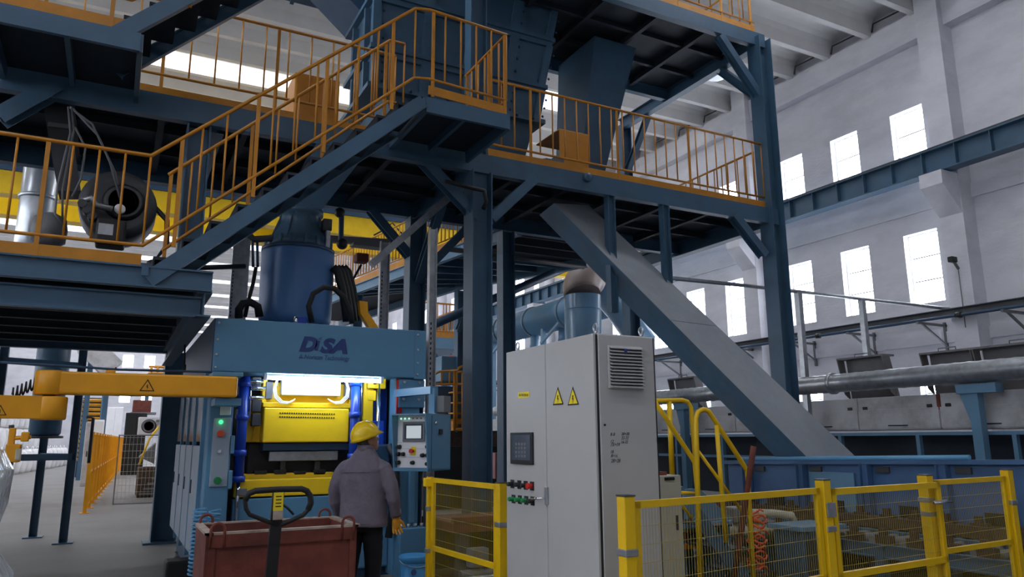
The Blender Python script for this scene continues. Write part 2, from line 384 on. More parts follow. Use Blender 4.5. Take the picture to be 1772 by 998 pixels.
column((4.25, YF), 0, ZM-.28, .3, mp); column((.6, YF+.12), ZL0, ZM-.28, .26, mp)
column((9.98, YF), 0, 8.78, .3, mp)
MB().ibeam((4.25, YF+.1, ZM), (4.25, YF+.1, 10.4), .26, .22, .016, .014, up=(1, 0, 0)).build('upper_column', 'steel', mp)
for p in ((-2.9, 11.5), (4.22, 11.45), (9.95, YB)): column(p, 0, ZM-.3, .28, mp)
column((5.95, 11.5), 0, ZM-.3, .24, mp)
MB().ibeam((9.95, YB, ZM), (9.95, YB, 8.7), .24, .22, .016, .014, up=(1, 0, 0)).build('upper_column', 'steel', mp)
brace(at(720, 265, Y=YF+.03), at(826, 378, Y=YF+.03), .16, mp); brace(at(925, 308, Y=YF), at(848, 380, Y=YF), .16, mp)
brace(at(1268, 372, Y=YF), at(1322, 442, Y=YF), .16, mp)
brace(at(640, 362, Y=11.4), at(708, 443, Y=11.4), .15, mp); brace((5.2, 11.45, ZM-.3), (4.34, 11.45, ZM-1.25), .14, mp); brace((4.22, 10.3, ZM-.35), (4.22, 11.3, ZM-1.4), .14, mp)
for (xa, ya, xb, yb) in ((1054, 330, 1058, 541), (1148, 345, 1152, 490)):
    p = at(xa, ya, Y=YF+.02); q = at(xb, yb, Y=YF+.02); MB().ibeam((p.x, p.y, ZM-.28), (p.x, p.y, q.z), .13, .12, .012, .01, up=(1, 0, 0)).build('hanger', 'steel', mp)
p = at(1016, 307, Y=YF-.08); MB().lathe(p, [(.02, -.05), (.06, -.05), (.07, -.03), (.07, .03), (.05, .05)], 16, 'Y').build('bolt_boss', 'steel', mp)

# upper platform
ZU = 8.9
up = thing('upper_platform', 'high blue steel deck above the tapered duct', 'platform', (8, 10.5, 8.5))
MB().box((4.6, YF+.02, ZU-.03), (XR, 11.65, ZU)).build('deck', 'deck', up)
MB().channel((4.4, YF, ZU-.15), (XR+.1, YF, ZU-.15), .26, .12, .016, side=1).build('edge_beam', 'steel', up)
MB().ibeam((4.4, 11.6, ZU-.15), (XR, 11.6, ZU-.15), .24, .12).build('edge_beam', 'steel', up)
MB().ibeam((XR-.06, YF, ZU-.17), (XR-.06, YB+.1, ZU-.17), .26, .16).build('side_beam', 'steel', up)
for x in (5.6, 6.7, 7.8, 8.9): MB().ibeam((x, YF+.07, ZU-.1), (x, 11.55, ZU-.1), .14, .08, .01, .008).build('joist', 'deck', up)  # dark colour stands in for shade below this deck
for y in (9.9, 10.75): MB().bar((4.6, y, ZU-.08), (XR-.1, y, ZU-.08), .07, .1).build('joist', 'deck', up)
brace((9.0, YF, ZU-.3), (9.86, YF, ZU-1.25), .15, up); brace((9.93, YF+.95, ZU-.3), (9.98, YF+.13, ZU-1.2), .15, up); brace((9.95, YB-.9, ZU-.3), (9.95, YB-.1, ZU-1.3), .13, up)

# landings of the two staircases
YS = 7.7
def landing(name, label, x0, x1, y0, y1):
    t = thing(name, label, 'landing', ((x0+x1)/2, (y0+y1)/2, ZM-.2))
    MB().box((x0, y0, ZM-.03), (x1, y1, ZM)).build('deck', 'deck', t)
    for a, b in (((x0, y0), (x1, y0)), ((x1, y0), (x1, y1)), ((x0, y0), (x0, y1))):
        MB().bar((a[0], a[1], ZM-.09), (b[0], b[1], ZM-.09), .05, .19).build('edge_beam', 'steel', t)
    xm = (x0+x1)/2; MB().bar((xm, y0, ZM-.08), (xm, y1, ZM-.08), .05, .1).build('joist', 'steel', t); return t
landing('stair_landing', 'blue landing at the head of the long stair, in front of the hopper', 2.93, 4.03, YS, YF-.08)
l2 = landing('stair_landing', 'blue landing with yellow toe board at the foot of the upper stair flight', -1.35, -.09, YS-.02, YF-.08)
# lower platform
ZL = 3.17
lp = thing('lower_platform', 'low blue steel platform carrying the dark blower', 'platform', (-1.5, 10, 0))
MB().box((-5, YS+.02, ZL-.03), (.72, YB, ZL)).build('deck', 'deck', lp)
MB().ibeam((-5, YS, ZL-.1), (.74, YS, ZL-.1), .2, .1).build('edge_beam', 'steel', lp)
MB().bar((.14, YS-.055, ZL-.1), (.14, YS-.055, ZL-.02), .02, .06, (1, 0, 0)).build('lug', 'steel', lp)
MB().ibeam((-5, YB, ZL-.12), (.72, YB, ZL-.12), .24, .14).build('edge_beam', 'steel', lp)
MB().ibeam((.68, YS, ZL-.32), (.68, YB, ZL-.32), .24, .14).build('side_beam', 'steel', lp)
for i in range(7): y = YS+.35+i*.75; MB().ibeam((-5, y, ZL-.12), (.6, y, ZL-.12), .16, .1).build('joist', 'deck', lp)  # painted dark like the deck, for the shade underneath
MB().ibeam((-5, YS+.12, ZL-.34), (.66, YS+.12, ZL-.34), .2, .1).build('cross_beam', 'steel', lp)
MB().ibeam((-3.4, YS+.5, ZL-.45), (-3.4, YB, ZL-.45), .24, .14).build('cross_beam', 'steel', lp)
column((-3.4, YB), 0, ZL-.25, .25, lp); column((.84, 13.35), 0, ZL-.2, .36, lp)
for y in (YS+.14, ): column((-3.4, y), 0, ZL-.45, .25, lp)
brace(at(0, 205, Y=YF), at(100, 150, Y=YF), .2, mp)

# ---------------------------------------------------------------- staircases
def staircase(name, label, x0, z0, x1, z1, ya, yb, n):
    t = thing(name, label, 'staircase', (x0, (ya+yb)/2, z0))
    s = (z1-z0)/(x1-x0); dz = -.09
    for y, sd in ((ya, 1), (yb, -1)):
        MB().channel((x0-.05, y, z0+dz-.05*s), (x1+.03, y, z1+dz+.03*s), .155, .08, .012, side=sd).build('stringer', 'steel', t)
    tm = None; run = (x1-x0)/n; rise = (z1-z0)/n
    tm = MB().box((-.02, ya+.06-(ya+yb)/2, -.03), (run+.03, yb-.06-(ya+yb)/2, 0)).box((-.02, ya+.06-(ya+yb)/2, -rise*1.05), (-.005, yb-.06-(ya+yb)/2, 0)).mesh('tread', 'deck')
    for i in range(n): shared('tread', tm, t, (x0+run*i, (ya+yb)/2, z0+rise*(i+.8)-.05))
    return t
SA = (.22, ZL); SB = (2.86, ZM)
staircase('staircase', 'long blue stair flight rising from the low blower platform', SA[0], ZL, SB[0], ZM, YS, 8.58, 11)
staircase('staircase', 'upper blue stair flight climbing from the landing with the yellow toe board', -.24, ZM+.1, 3.2, 8.95, YS, 8.58, 16)

# ---------------------------------------------------------------- railings
def railing(label, pts, posts, h=1.1, lo=.2, sp=.22, toe=None, r=.021, rb=.012, material='rail_yellow', group=None, loops=True, toe_h=.11, name='railing'):
    """pts: deck-level points of the run; posts: fractions per segment"""
    pts = [V(p) for p in pts]; t = thing(name, label, 'railing', pts[0], group)
    MB().path([p+V((0, 0, h)) for p in pts], r, 8).build('top_rail', material, t)
    MB().path([p+V((0, 0, lo)) for p in pts], r*.85, 8).build('lower_rail', material, t)
    me = unit_tube(rb, 6, material); pm = None
    for i in range(len(pts)-1):
        a, b = pts[i], pts[i+1]; L = hypot(b.x-a.x, b.y-a.y); n = max(1, round(L/sp))
        for k in range(n if i < len(pts)-2 else n+1):
            p = lerp(a, b, k/n)
            if posts and any(abs(k/n-f) < .4/n for f in posts[i]): continue
            shared('baluster', me, t, p+V((0, 0, lo)), scale=(1, 1, h-lo))
        for f in (posts[i] if posts else ()):
            p = lerp(a, b, f); MB().box(p+V((-.019, -.01, -.02)), p+V((.019, .01, h-.01))).build('post', material, t)
        if toe and i in toe:
            MB().bar(a+V((0, 0, toe_h/2+.005)), b+V((0, 0, toe_h/2+.005)), .012, toe_h).build('toe_board', material, t)
    return t
railing('yellow handrail running from the dark blower up the stair to the landing', [(-4.9, YS, ZL), (.1, YS, ZL), (2.78, YS, ZM+.02), (2.96, YS, ZM+.05), (4.0, YS, ZM), (4.0, YF-.1, ZM)],
        [(.05, .3, .55, .83,), (.1, .36, .62, .9), (), (.05, .98), (.4, .95)], toe=(0, 3, 4))
railing('yellow handrail along the wall side of the long stair', [(.3, 8.56, ZL+.12), (2.75, 8.56, ZM+.03), (2.95, 8.56, ZM+.03)], [(.01, .34, .67, .98), ()], lo=.25)
railing('yellow handrail behind the stairs, along the platform left of the hopper', [(-4.4, YF+.02, ZM), (3.0, YF+.02, ZM)], [(.1, .28, .45, .615, .79, .93)], h=1.22, lo=.27, sp=.29, toe=(0,))
railing('long yellow handrail on the main platform edge beside the slanted chute', [(4.4, YF, ZM), (9.83, YF, ZM)], [(.13, .42, .69)], h=1.2, lo=.2, sp=.215, toe=(0,), toe_h=.12)
railing('yellow handrail closing the short end of the main platform by the tall column', [(9.9, YF+.25, ZM), (9.9, 11.55, ZM)], [(.3, .98)], h=1.15, lo=.2, sp=.2)
railing('yellow handrail on the high upper platform edge', [(4.6, YF, ZU), (9.9, YF, ZU)], [(.2, .45, .66, .85, .985)], h=1.15, lo=.2, sp=.26, toe=(0,), toe_h=.13)
railing('yellow handrail closing the short end of the high upper platform', [(9.9, YF+.1, ZU), (9.9, 11.55, ZU)], [(.5, .98)], h=1.15, lo=.2, sp=.25)
railing('yellow handrail on the landing at the foot of the upper stair flight', [(-1.35, YS, ZM), (-.2, YS, ZM), (-.05, YS, ZM+.12), (3.7, YS, 8.92)], [(.3, .86), (), (.1, .4, .7)], toe=(0,), toe_h=.13, lo=.36)
# ================================================================== equipment on the platforms
# hopper
hp = thing('storage_hopper', 'tall blue riveted sand hopper with flanged frames on the main platform', 'hopper', (4.4, 10.6, ZM))
def frus(b, z0, r0, z1, r1):   # rect (x0,x1,y0,y1) at z0 and z1
    return b.hexa([(r0[0], r0[2], z0), (r0[1], r0[2], z0), (r0[1], r0[3], z0), (r0[0], r0[3], z0), (r1[0], r1[2], z1), (r1[1], r1[2], z1), (r1[1], r1[3], z1), (r1[0], r1[3], z1)])
def hrect(z):
    t = (z-6.65)/(11-6.65); return (2.98-.0*t, 5.72+.8*t, 10.0, 11.35)
zs = [6.65, 7.3, 8.2, 9.1, 10.0, 11.0]
for a, b_ in zip(zs, zs[1:]): frus(MB(), a, hrect(a), b_, hrect(b_)).build('hopper_section', 'bin_blue', hp)
for z in zs[:-1]:
    r = hrect(z); e = .09 if z > 6.7 else .13
    MB().box((r[0]-e, r[2]-e, z-.035), (r[1]+e, r[3]+e, z+.035)).build('flange', 'bin_blue', hp)
    if z > 6.7: MB().box((r[0]-.05, r[2]-.05, z-.12), (r[1]+.05, r[2]+.0, z-.035)).build('flange', 'bin_blue', hp)
rivm = MB().lathe((0, 0, 0), [(.022, 0), (.022, .008), (.012, .014)], 8, 'Y').mesh('bolt', 'machine_dark')
for i, (a, b_) in enumerate(zip(zs, zs[1:])):
    ra, rb = hrect(a), hrect(b_)
    for f in (0, .28, .53, .78, 1):
        p = V((ra[0]+(ra[1]-ra[0])*f, 9.97, a+.04)); q = V((rb[0]+(rb[1]-rb[0])*f, 9.97, b_-.1))
        MB().bar(p, q, .16 if 0 < f < 1 else .12, .07, (0, 1, 0)).build('rib', 'bin_blue', hp)
        for k in (.2, .5, .8): shared('bolt', rivm, hp, lerp(p, q, k)+V((.12, .02, 0)), rot=(0, 0, pi))
    MB().bar((2.95, 10.3, a+.04), (2.95, 10.3, b_-.1), .06, .12).build('rib', 'bin_blue', hp); MB().bar((2.95, 10.95, a+.04), (2.95, 10.95, b_-.1), .06, .12).build('rib', 'bin_blue', hp)
frus(MB(), 5.85, (3.5, 5.55, 10.15, 11.1), 6.62, (3.15, 5.7, 10.0, 11.35)).build('outlet_section', 'bin_blue', hp)
MB().box((2.7, 9.95, 5.6), (5.9, 11.4, 5.85)).build('base_frame', 'steel', hp)
for x in (2.9, 5.7): MB().box((x-.1, 10.0, ZM), (x+.1, 11.3, 5.6)).build('foot', 'steel', hp)
for k in range(9): shared('bolt', rivm, hp, (3.2+k*.3, 9.85, 6.65), scale=(1.3, 3, 1.3), rot=(0, 0, pi))
# roof-level header beams left of hopper
hb = thing('transfer_bridge', 'dark blue box bridge crossing high up to the hopper top', 'bridge', (1, 11.5, 8.6))
p = at(400, 5, Y=11.0); q = at(690, 15, Y=11.0)
MB().box((-5, 10.6, 8.75), (2.9, 11.7, 9.7)).build('box_girder', 'machine_dark', hb)
MB().prism([(2.3, 10.62, 8.75), (2.95, 10.62, 8.2), (2.95, 10.62, 8.75)], (0, .9, 0)).build('gusset', 'machine_dark', hb)
for x in (-4, -2, 0, 2): MB().box((x, 10.56, 8.7), (x+.06, 11.7, 9.75)).build('rib', 'machine_dark', hb)
MB().bar((-1.9, 10.2, 7.4), (-.2, 10.2, 8.8), .14, .14).build('prop', 'machine_dark', hb)
# tapered duct
td = thing('tapered_duct', 'plain blue tapered duct dropping from the upper deck to the main platform', 'duct', (7.1, 10.6, ZM))
T = ZU-.2; A, B_ = at(1030, 50, Y=10.2), at(1105, 66, Y=10.2); C_, D_ = at(1006, 283, Y=10.2), at(1050, 285, Y=10.2)
def ext(P, Q, z): return P+(Q-P)*((z-P.z)/(Q.z-P.z))
a0, a1, b0, b1 = ext(A, C_, T), ext(A, C_, ZM+.02), ext(B_, D_, T), ext(B_, D_, ZM+.02)
dy = V((0, 1.25, 0)); dy2 = V((0, .75, 0))
MB().hexa([a1, b1, b1+dy2, a1+dy2, a0, b0, b0+dy, a0+dy]).build('duct', 'steel', td)
MB().box((a1.x-.12, a1.y-.12, ZM), (b1.x+.12, a1.y+.9, ZM+.06)).build('flange', 'steel', td)
# motor guards
for (lab, pa, pb, yy) in (('yellow motor guard box behind the stairs, left of the hopper', (512, 124), (586, 192), 9.55), ('yellow motor guard box at the foot of the tapered duct', (968, 222), (1019, 287), 9.55)):
    p = at(*pa, Y=yy); q = at(*pb, Y=yy); g = thing('motor_guard', lab, 'guard', (p.x, yy+.3, ZM))
    MB().bev((p.x, yy, ZM+.12), (q.x, yy+.02, p.z), .008).build('front_panel', 'rail_yellow', g)
    MB().box((p.x, yy+.02, p.z-.02), (q.x, yy+.75, p.z)).build('top_panel', 'rail_yellow', g)
    MB().box((q.x-.02, yy+.02, ZM+.12), (q.x, yy+.75, p.z-.02)).build('side_panel', 'rail_yellow', g)
    if yy and 'left' in lab: MB().box((p.x, yy+.02, ZM+.12), (p.x+.02, yy+.75, p.z-.02)).build('side_panel', 'rail_yellow', g)
    for xx in (p.x+.06, q.x-.06): MB().box((xx-.03, yy+.1, ZM), (xx+.03, yy+.6, ZM+.12)).build('foot', 'dark_grey', g)
def motor(lab, x, y, z, r=.13, L=.45):
    t = thing('drive_motor', lab, 'motor', (x, y, z-r-.06))
    MB().lathe((x, y, z), [(r*.6, -L/2), (r, -L/2+.04), (r, L/2-.05), (r*.8, L/2)], 24, 'X').build('casing', 'dark_grey', t)
    for k in range(8): MB().lathe((x-L*.3+k*L*.08, y, z), [(r*1.02, -.008), (r*1.1, -.006), (r*1.1, .006), (r*1.02, .008)], 20, 'X').build('cooling_fin', 'dark_grey', t)
    MB().bev((x-.09, y-r-.08, z+.0), (x+.09, y-r+.03, z+.12), .015).build('terminal_box', 'mid_grey', t)
    MB().box((x-L*.35, y-r, z-r-.06), (x+L*.35, y+r, z-r+.03)).build('mount', 'black', t)
    MB().cyl((x+L/2, y, z), (x+L/2+.18, y, z), .03, 10).build('shaft', 'chrome', t)
motor('dark grey drive motor beside the yellow guard at the tapered duct foot', 5.75, 9.5, ZM+.2)
motor('dark grey drive motor beside the yellow guard behind the stairs', 2.55, 9.6, ZM+.21)
# blower on the low platform
bl = thing('blower', 'dark grey drum blower on blue stands on the low platform', 'blower', (-.1, 9.2, ZL))
c = at(205, 352, Y=8.95)
MB().lathe(c, [(.3, 0), (.38, .03), (.39, .1), (.39, .5), (.34, .6)], 36, 'Y').build('drum', 'dark_grey', bl)
MB().lathe(c+V((.05, -.02, .02)), [(.05, -.02), (.19, -.02), (.21, .02)], 28, 'Y').build('grille', 'black', bl)
for k in range(5): MB().lathe(c+V((.05, -.035, .02)), [(.05+k*.03, -.006), (.062+k*.03, -.006), (.062+k*.03, .0), (.05+k*.03, .0)], 24, 'Y').build('grille_ring', 'dark_grey', bl)
MB().lathe(c+V((.02, -.06, -.08)), [(.0, -.02), (.055, -.02), (.055, .02)], 18, 'Y').build('gauge', 'white_paint', bl)
MB().bev(c+V((-.18, -.22, -.52)), c+V((.1, .05, -.24)), .02).build('gearbox', 'black', bl)
MB().box(c+V((-.16, -.225, -.42)), c+V((-.02, -.22, -.3))).build('rating_plate', 'galv', bl)
MB().path([c+V((-.34, -.1, -.05)), c+V((-.26, -.14, -.02)), c+V((-.2, -.1, -.08)), c+V((-.05, -.1, -.1))], .035, 10).build('pipe', 'galv', bl)
for k in range(3): MB().cyl(c+V((-.33+.05*k, -.2, -.1-.06*k)), c+V((-.33+.05*k, -.05, -.1-.06*k)), .045, 12).build('valve', 'dark_grey', bl)
MB().lathe(c+V((-.62, .1, -.35)), [(.06, -.2), (.16, -.14), (.17, 0), (.15, .12), (.05, .18)], 20).build('air_vessel', 'mid_grey', bl)
for dx in (-.88, -.62, .22, .42): MB().box((c.x+dx, 8.85, ZL), (c.x+dx+.17, 9.5, ZL+.28)).build('stand', 'steel', bl)
MB().box((c.x-.95, 8.9, ZL), (c.x+.68, 9.45, ZL+.1)).build('skid', 'black', bl)
MB().lathe((c.x+.42, 9.0, ZL+.28), [(.08, 0), (.09, .02), (.09, .05), (.06, .07)], 16).build('mount_pad', 'black', bl)
MB().path([c+V((.3, .1, .1)), c+V((.5, .1, -.1)), c+V((.52, .1, -.4)), c+V((.4, .1, -.6)), c+V((.75, .1, -.63)), c+V((1.4, .3, -.5))], .03, 8).build('cable', 'black', bl)
for i, pts in enumerate([[(118, 185), (122, 230), (100, 320), (95, 370), (110, 390)], [(124, 185), (128, 225), (108, 330), (108, 380)], [(130, 220), (148, 255), (140, 310), (125, 340)],
                         [(120, 185), (160, 215), (190, 280), (208, 345)], [(126, 188), (170, 235), (200, 300), (212, 350)]]):
    tag(MB().path([at(x, y, Y=8.8+.03*i) for x, y in pts], .012, 6).build('hanging_cable', 'mid_grey'), 'thin grey cable drooping from the deck above to the dark blower', 'cable', 'cables drooping to the blower')
cb = thing('cable_chute', 'dark tapered steel box above the blower cables', 'chute', at(110, 240, Y=9.4))
p = [at(x, y, Y=9.4) for x, y in ((75, 182), (118, 186), (140, 330), (100, 330))]
MB().prism(p, (0, .35, 0)).build('box', 'dark_grey', cb); MB().bar(at(83, 215, Y=9.38), at(122, 220, Y=9.38), .03, .05).build('rib', 'mid_grey', cb)
# shiny vertical duct behind the blower
MBd = thing('galvanised_duct', 'shiny vertical galvanised duct standing behind the blower', 'duct', (-1.2, 14.1, ZL))
a = at(22, 430, Y=14.1); b_ = at(88, 430, Y=14.1); r = (b_.x-a.x)/2; cx = (a.x+b_.x)/2
MB().cyl((cx, 14.1, 3.17), (cx, 14.1, 7.2), r, 28).build('pipe', 'aluminium', MBd)
for z in (3.32, 4.4, 5.5): MB().lathe((cx, 14.1, z), [(r, -.03), (r+.025, -.03), (r+.025, .03), (r, .03)], 28).build('band', 'aluminium', MBd)
# long slanted chute
ch = thing('slanted_chute', 'huge blue box chute slanting from the platform down into the trough', 'chute', (7, 9, 1.1))
p0, p1 = at(958, 352, Y=9.45), at(1402, 797, Y=7.35); q0, q1 = at(1018, 355, Y=9.75), at(1487, 797, Y=7.62)
u = V((.1, .62, 0)); u2 = V((.1, .66, 0))
mid0, mid1 = lerp(p0, p1, .485), lerp(q0, q1, .5)
def chs(a, b, c, d, ua, ub): return MB().hexa([a, b, b+ub, a+ua, d, c, c+ub, d+ua])
um = V((.1, .64, 0))
chs(p0, mid0, mid1, q0, u, um).build('chute_box', 'chute_blue', ch); chs(mid0, p1, q1, mid1, um, u2).build('chute_box', 'chute_blue', ch)
nf = ((p1-p0).cross(q0-p0)).normalized()
if nf.y > 0: nf = -nf
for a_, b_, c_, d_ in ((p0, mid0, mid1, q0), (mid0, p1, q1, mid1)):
    g_ = (p1-p0).normalized()*.004; MB().prism([a_+g_, b_-g_, c_-g_, d_+g_], nf*.008).build('dusty_lit_face_plate', 'chute_dusty_lit', ch, label='dusty front plate with skylight painted into its paler grey')
# ================================================================== pipes overhead
def pipe(name, lab, cat, pts, r, m_, n=12): return tag(MB().path(pts, r, n).build(name, m_), lab, cat)
gp = thing('sloping_handrail', 'thin grey tube rail on square posts beyond the slanted chute', 'rail', at(1385, 700, Y=9.55))
MB().path([at(1130, 478, Y=9.55), at(1300, 495, Y=9.55), at(1700, 541, Y=9.55)], .035, 8).build('top_rail', 'galv', gp)
for xa, xb, y0 in ((1381, 1391, 505), (1491, 1503, 519)):
    p = at(xa, y0, Y=9.55); q = at(xb, 705 if xa < 1400 else 640, Y=9.55); MB().box((p.x-.05, 9.5, 0 if xa < 1400 else 2.2), (p.x+.05, 9.6, p.z)).build('post', 'galv', gp)
dp = pipe('dust_pipe', 'dark blue pipe running slantwise behind the central column', 'pipe', [at(735, 568, Y=14.2), at(1010, 450, Y=14.2)], .09, 'machine_dark')
hpipe = pipe('conveying_pipe', 'dark horizontal pipe hung under the rear deck', 'pipe', [at(770, 430, Y=12.2), at(1010, 462, Y=12.2)], .05, 'dark_grey')
# rear walkway
zr = 5.5
rw = thing('rear_walkway', 'blue walkway deck receding behind the main platform with joists below', 'walkway', (6.5, 17, 5.2))
A2, A1 = at(813, 415, Z=zr), at(601, 498, Z=zr); A0 = A1+(A1-A2)*.9
B2, B1 = V((8.9, 13.35, zr)), V((7.4, 17.0, zr)); B0 = V((6.4, 24.6, zr))
MB().prism([A0, A1, A2, V((6.35, 11.68, zr)), V((9.5, 11.68, zr)), B2, B1, B0], (0, 0, -.04)).build('deck', 'deck', rw)
MB().ibeam(A2+V((0, 0, -.14)), V((6.35, 11.7, zr-.14)), .24, .12).build('edge_beam', 'steel', rw)
for k in range(3): y_ = 12.0+k*.55; MB().bar((6.2, y_, zr-.12), (9.1, y_, zr-.12), .07, .14).build('joist', 'deck', rw)
for a, b_ in ((A0, A2), (B2, B1), (B1, B0)): MB().ibeam(a+V((0, 0, -.14)), b_+V((0, 0, -.14)), .24, .12).build('edge_beam', 'steel_light', rw)
for k in range(1, 9): a = lerp(A2, A1, k/7); b_ = lerp(B2, B1, min(1, k/6)); MB().bar(a+V((.05, 0, -.12)), b_+V((-.08, 0, -.12)), .07, .14).build('joist', 'steel', rw)
for a in (lerp(A2, A1, .93), B1): column((a.x+.1, a.y), 0, zr-.26, .24, rw)
brace(B1+V((0, -1.0, -.3)), B1+V((0, -.1, -1.3)), .12, rw)
railing('yellow handrail along the receding rear walkway', [A2, A1, A0], [(.05, .35, .65, .95), (.3, .6, .9)], h=1.05, lo=.2, sp=.16, toe=(0, 1), toe_h=.15, rb=.014)
# galvanised uprights in front of the rear walkway
for (x0_, x1_, ya, yb, yy, lab) in ((656, 672, 418, 575, 10.6, 'pale galvanised steel channel post with punched holes, left of the blue rear column'), (741, 754, 395, 690, 8.35, 'slim pale cable channel rising at the right edge of the machine header'), (398, 428, 405, 560, 12.5, 'broad galvanised flat duct rising left of the round tank')):
    a = at(x0_, 500, Y=yy); b_ = at(x1_, 500, Y=yy); zt = at((x0_+x1_)/2, ya, Y=yy).z; zb = at((x0_+x1_)/2, yb, Y=yy).z
    t = thing('cable_channel', lab, 'channel', (a.x, yy, 0))
    MB().channel(((a.x+b_.x)/2, yy, 0.0), ((a.x+b_.x)/2, yy, zt), b_.x-a.x, .08, .008, up=(1, 0, 0)).build('channel', 'galv', t)
    for k in range(14): MB().box((a.x+.02, yy-.046, zb+.1+k*.06), (a.x+.035, yy-.04, zb+.13+k*.06)).build('slot', 'black', t)
# monorail arm + hoist near the tank
mh = thing('chain_hoist', 'small dark chain hoist on a grey jib beam right of the round tank', 'hoist', at(625, 445, Y=11))
MB().bar(at(540, 412, Y=11), at(675, 420, Y=11), .1, .1).build('jib_beam', 'mid_grey', mh)
MB().box(at(612, 418, Y=10.9), at(660, 434, Y=11.1)).build('trolley', 'mid_grey', mh)
MB().bev(at(618, 436, Y=10.9), at(632, 458, Y=11.1), .02).build('hoist_body', 'rust', mh)
MB().path([at(625, 458, Y=11), at(610, 485, Y=11), at(605, 500, Y=11)], .02, 6).build('chain', 'black', mh)
jb = thing('slanted_brace', 'long grey steel strut slanting down under the platform to the machine', 'strut', at(700, 420, Y=9.9))
MB().bar(at(642, 458, Y=9.9), at(800, 322, Y=9.9), .09, .1).build('strut', 'galv', jb)
MB().path([at(770, 313, Y=8.9), at(815, 325, Y=8.9), at(838, 330, Y=8.85), at(842, 350, Y=8.85), at(836, 362, Y=8.9)], .03, 8).build('hose', 'black', jb)
sp_ = thing('swan_neck_pipe', 'dark swan-neck pipe hanging right of the round tank', 'pipe', at(590, 400, Y=9.6))
MB().path([at(586, 362, Y=9.6), at(591, 366, Y=9.6), at(590, 412, Y=9.6), at(588, 424, Y=9.6), at(596, 424, Y=9.6)], .035, 10).build('pipe', 'machine_dark', sp_)
MB().sphere(at(588, 368, Y=9.6), .07, 8).build('joint', 'black', sp_); MB().sphere(at(592, 422, Y=9.6), .075, 8).build('joint', 'black', sp_)
# blue round ducts on the right
rd = thing('dust_duct', 'thick blue dust duct with brown elbow rising behind the white cabinet', 'duct', at(1010, 570, Y=15))
yd = 15.0; c = at(1009, 560, Y=yd); l_ = at(983, 545, Y=yd); r = (at(1036, 545, Y=yd)-l_).length/2
zt = at(1009, 512, Y=yd).z
MB().cyl((c.x, yd, 0), (c.x, yd, zt), r, 32).build('riser', 'duct_blue', rd)
el = [(c.x, yd, zt)]
for k in range(1, 10): a = pi/2*k/9; el.append((c.x+r*1.25*(1-cos(a)), yd+.05*k, zt+r*1.25*sin(a)))
MB().path(el, r*1.01, 32).build('elbow', 'duct_brown', rd)
e = V(el[-1]); MB().path([e, e+V((.5, .3, 0)), e+V((1.6, .9, -.5)), e+V((2.6, 1.4, -1.2))], r*.98, 28).build('run', 'duct_blue', rd)
MB().lathe((c.x, yd, zt-.35), [(r, -.01), (r+.008, 0), (r, .01)], 32).build('seam', 'duct_blue', rd)
hd = thing('header_duct', 'long horizontal blue dust main with dropper pipes along the right wall', 'duct', (12.5, 22, 4))
rr = .5; a = at(985, 538, X=12.9); b_ = at(866, 575, X=12.9)
zc = (a.z+b_.z)/2
MB().path([(12.9, a.y-2.5, zc), (12.9, b_.y+14, zc)], rr, 32).build('main', 'duct_blue', hd)
for k in range(6): MB().lathe((12.9, a.y+k*2.3, zc), [(rr, -.05), (rr+.04, -.05), (rr+.04, .05), (rr, .05)], 32, 'Y').build('collar', 'steel', hd)
for k in range(6):
    y = a.y+.4+k*1.9; MB().path([(12.9, y, zc-.4), (12.9, y, zc-.8), (12.82, y, zc-1.1), (12.82, y, 0)], .16, 16).build('dropper', 'duct_blue', hd)
for k in range(3):
    y = a.y+1.3+k*3.8; MB().box((12.6, y-.07, 0), (12.74, y+.07, zc-.3)).build('support_post', 'steel_light', hd)
    MB().bar((12.57, y, zc-.9), (12.57, y-1.2, zc-.35), .08, .08).build('support_brace', 'steel_light', hd)
# ================================================================== moulding machine
YM = 8.0
def bp(x0, y0, x1, y1, Y, dep, c=.008, b=None):
    """chamfered box whose front face, in the plane Y, spans two photo corners"""
    xm, ym = (x0+x1)/2, (y0+y1)/2
    return (b or MB()).bev((at(x0, ym, Y=Y).x, Y, at(xm, y0, Y=Y).z), (at(x1, ym, Y=Y).x, Y+dep, at(xm, y1, Y=Y).z), c)
mm = thing('moulding_machine', 'large blue and yellow moulding machine with a lit press opening', 'machine', (2, 9.5, 0))
MB().bev((.83, YM, 2.23), (3.09, YM+.5, 2.775), .012).build('header', 'machine', mm)
MB().box((2.96, YM-.006, 2.22), (3.1, YM+.5, 2.775)).build('header_end_plate', 'machine', mm)
scr = MB().lathe((0, 0, 0), [(.014, 0), (.014, -.006), (.008, -.01)], 10, 'Y').mesh('bolt', 'galv')
for z in (2.27, 2.4, 2.55, 2.72):
    for x in (.86, 3.0): shared('bolt', scr, mm, (x, YM-.006, z))
LGO = at(518, 607, Y=YM)
def flat(b, pts, Y, dep): return b.prism([at(x, y, Y=Y) for x, y in pts], (0, dep, 0))
lg = text('logo_lettering', 'D', .205, 'logo', mm, at(517.5, 606, Y=YM-.004), (1, 0, 0), (0, 0, 1), .28, .012, .002, sx=1.08)
text('logo_lettering', 'SA', .205, 'logo', mm, at(554, 608.5, Y=YM-.004), (1, 0, 0), (0, 0, 1), .28, .012, .002, sx=1.22)
MB().prism([at(x, y, Y=YM-.006) for x, y in ((544, 606), (550, 606.5), (554, 589.5), (548, 589))], (0, .004, 0)).build('logo_lettering', 'logo', mm)
MB().prism([at(x, y, Y=YM-.006) for x, y in ((549, 587), (555, 587), (558, 581.5))], (0, .004, 0)).build('logo_lettering', 'logo_pale', mm)
text('logo_tagline', 'A Norican Technology', .068, 'logo_pale', mm, at(517, 620, Y=YM-.004), (1, 0, 0), (0, 0, 1), .15, .001, .0015, sx=.86)
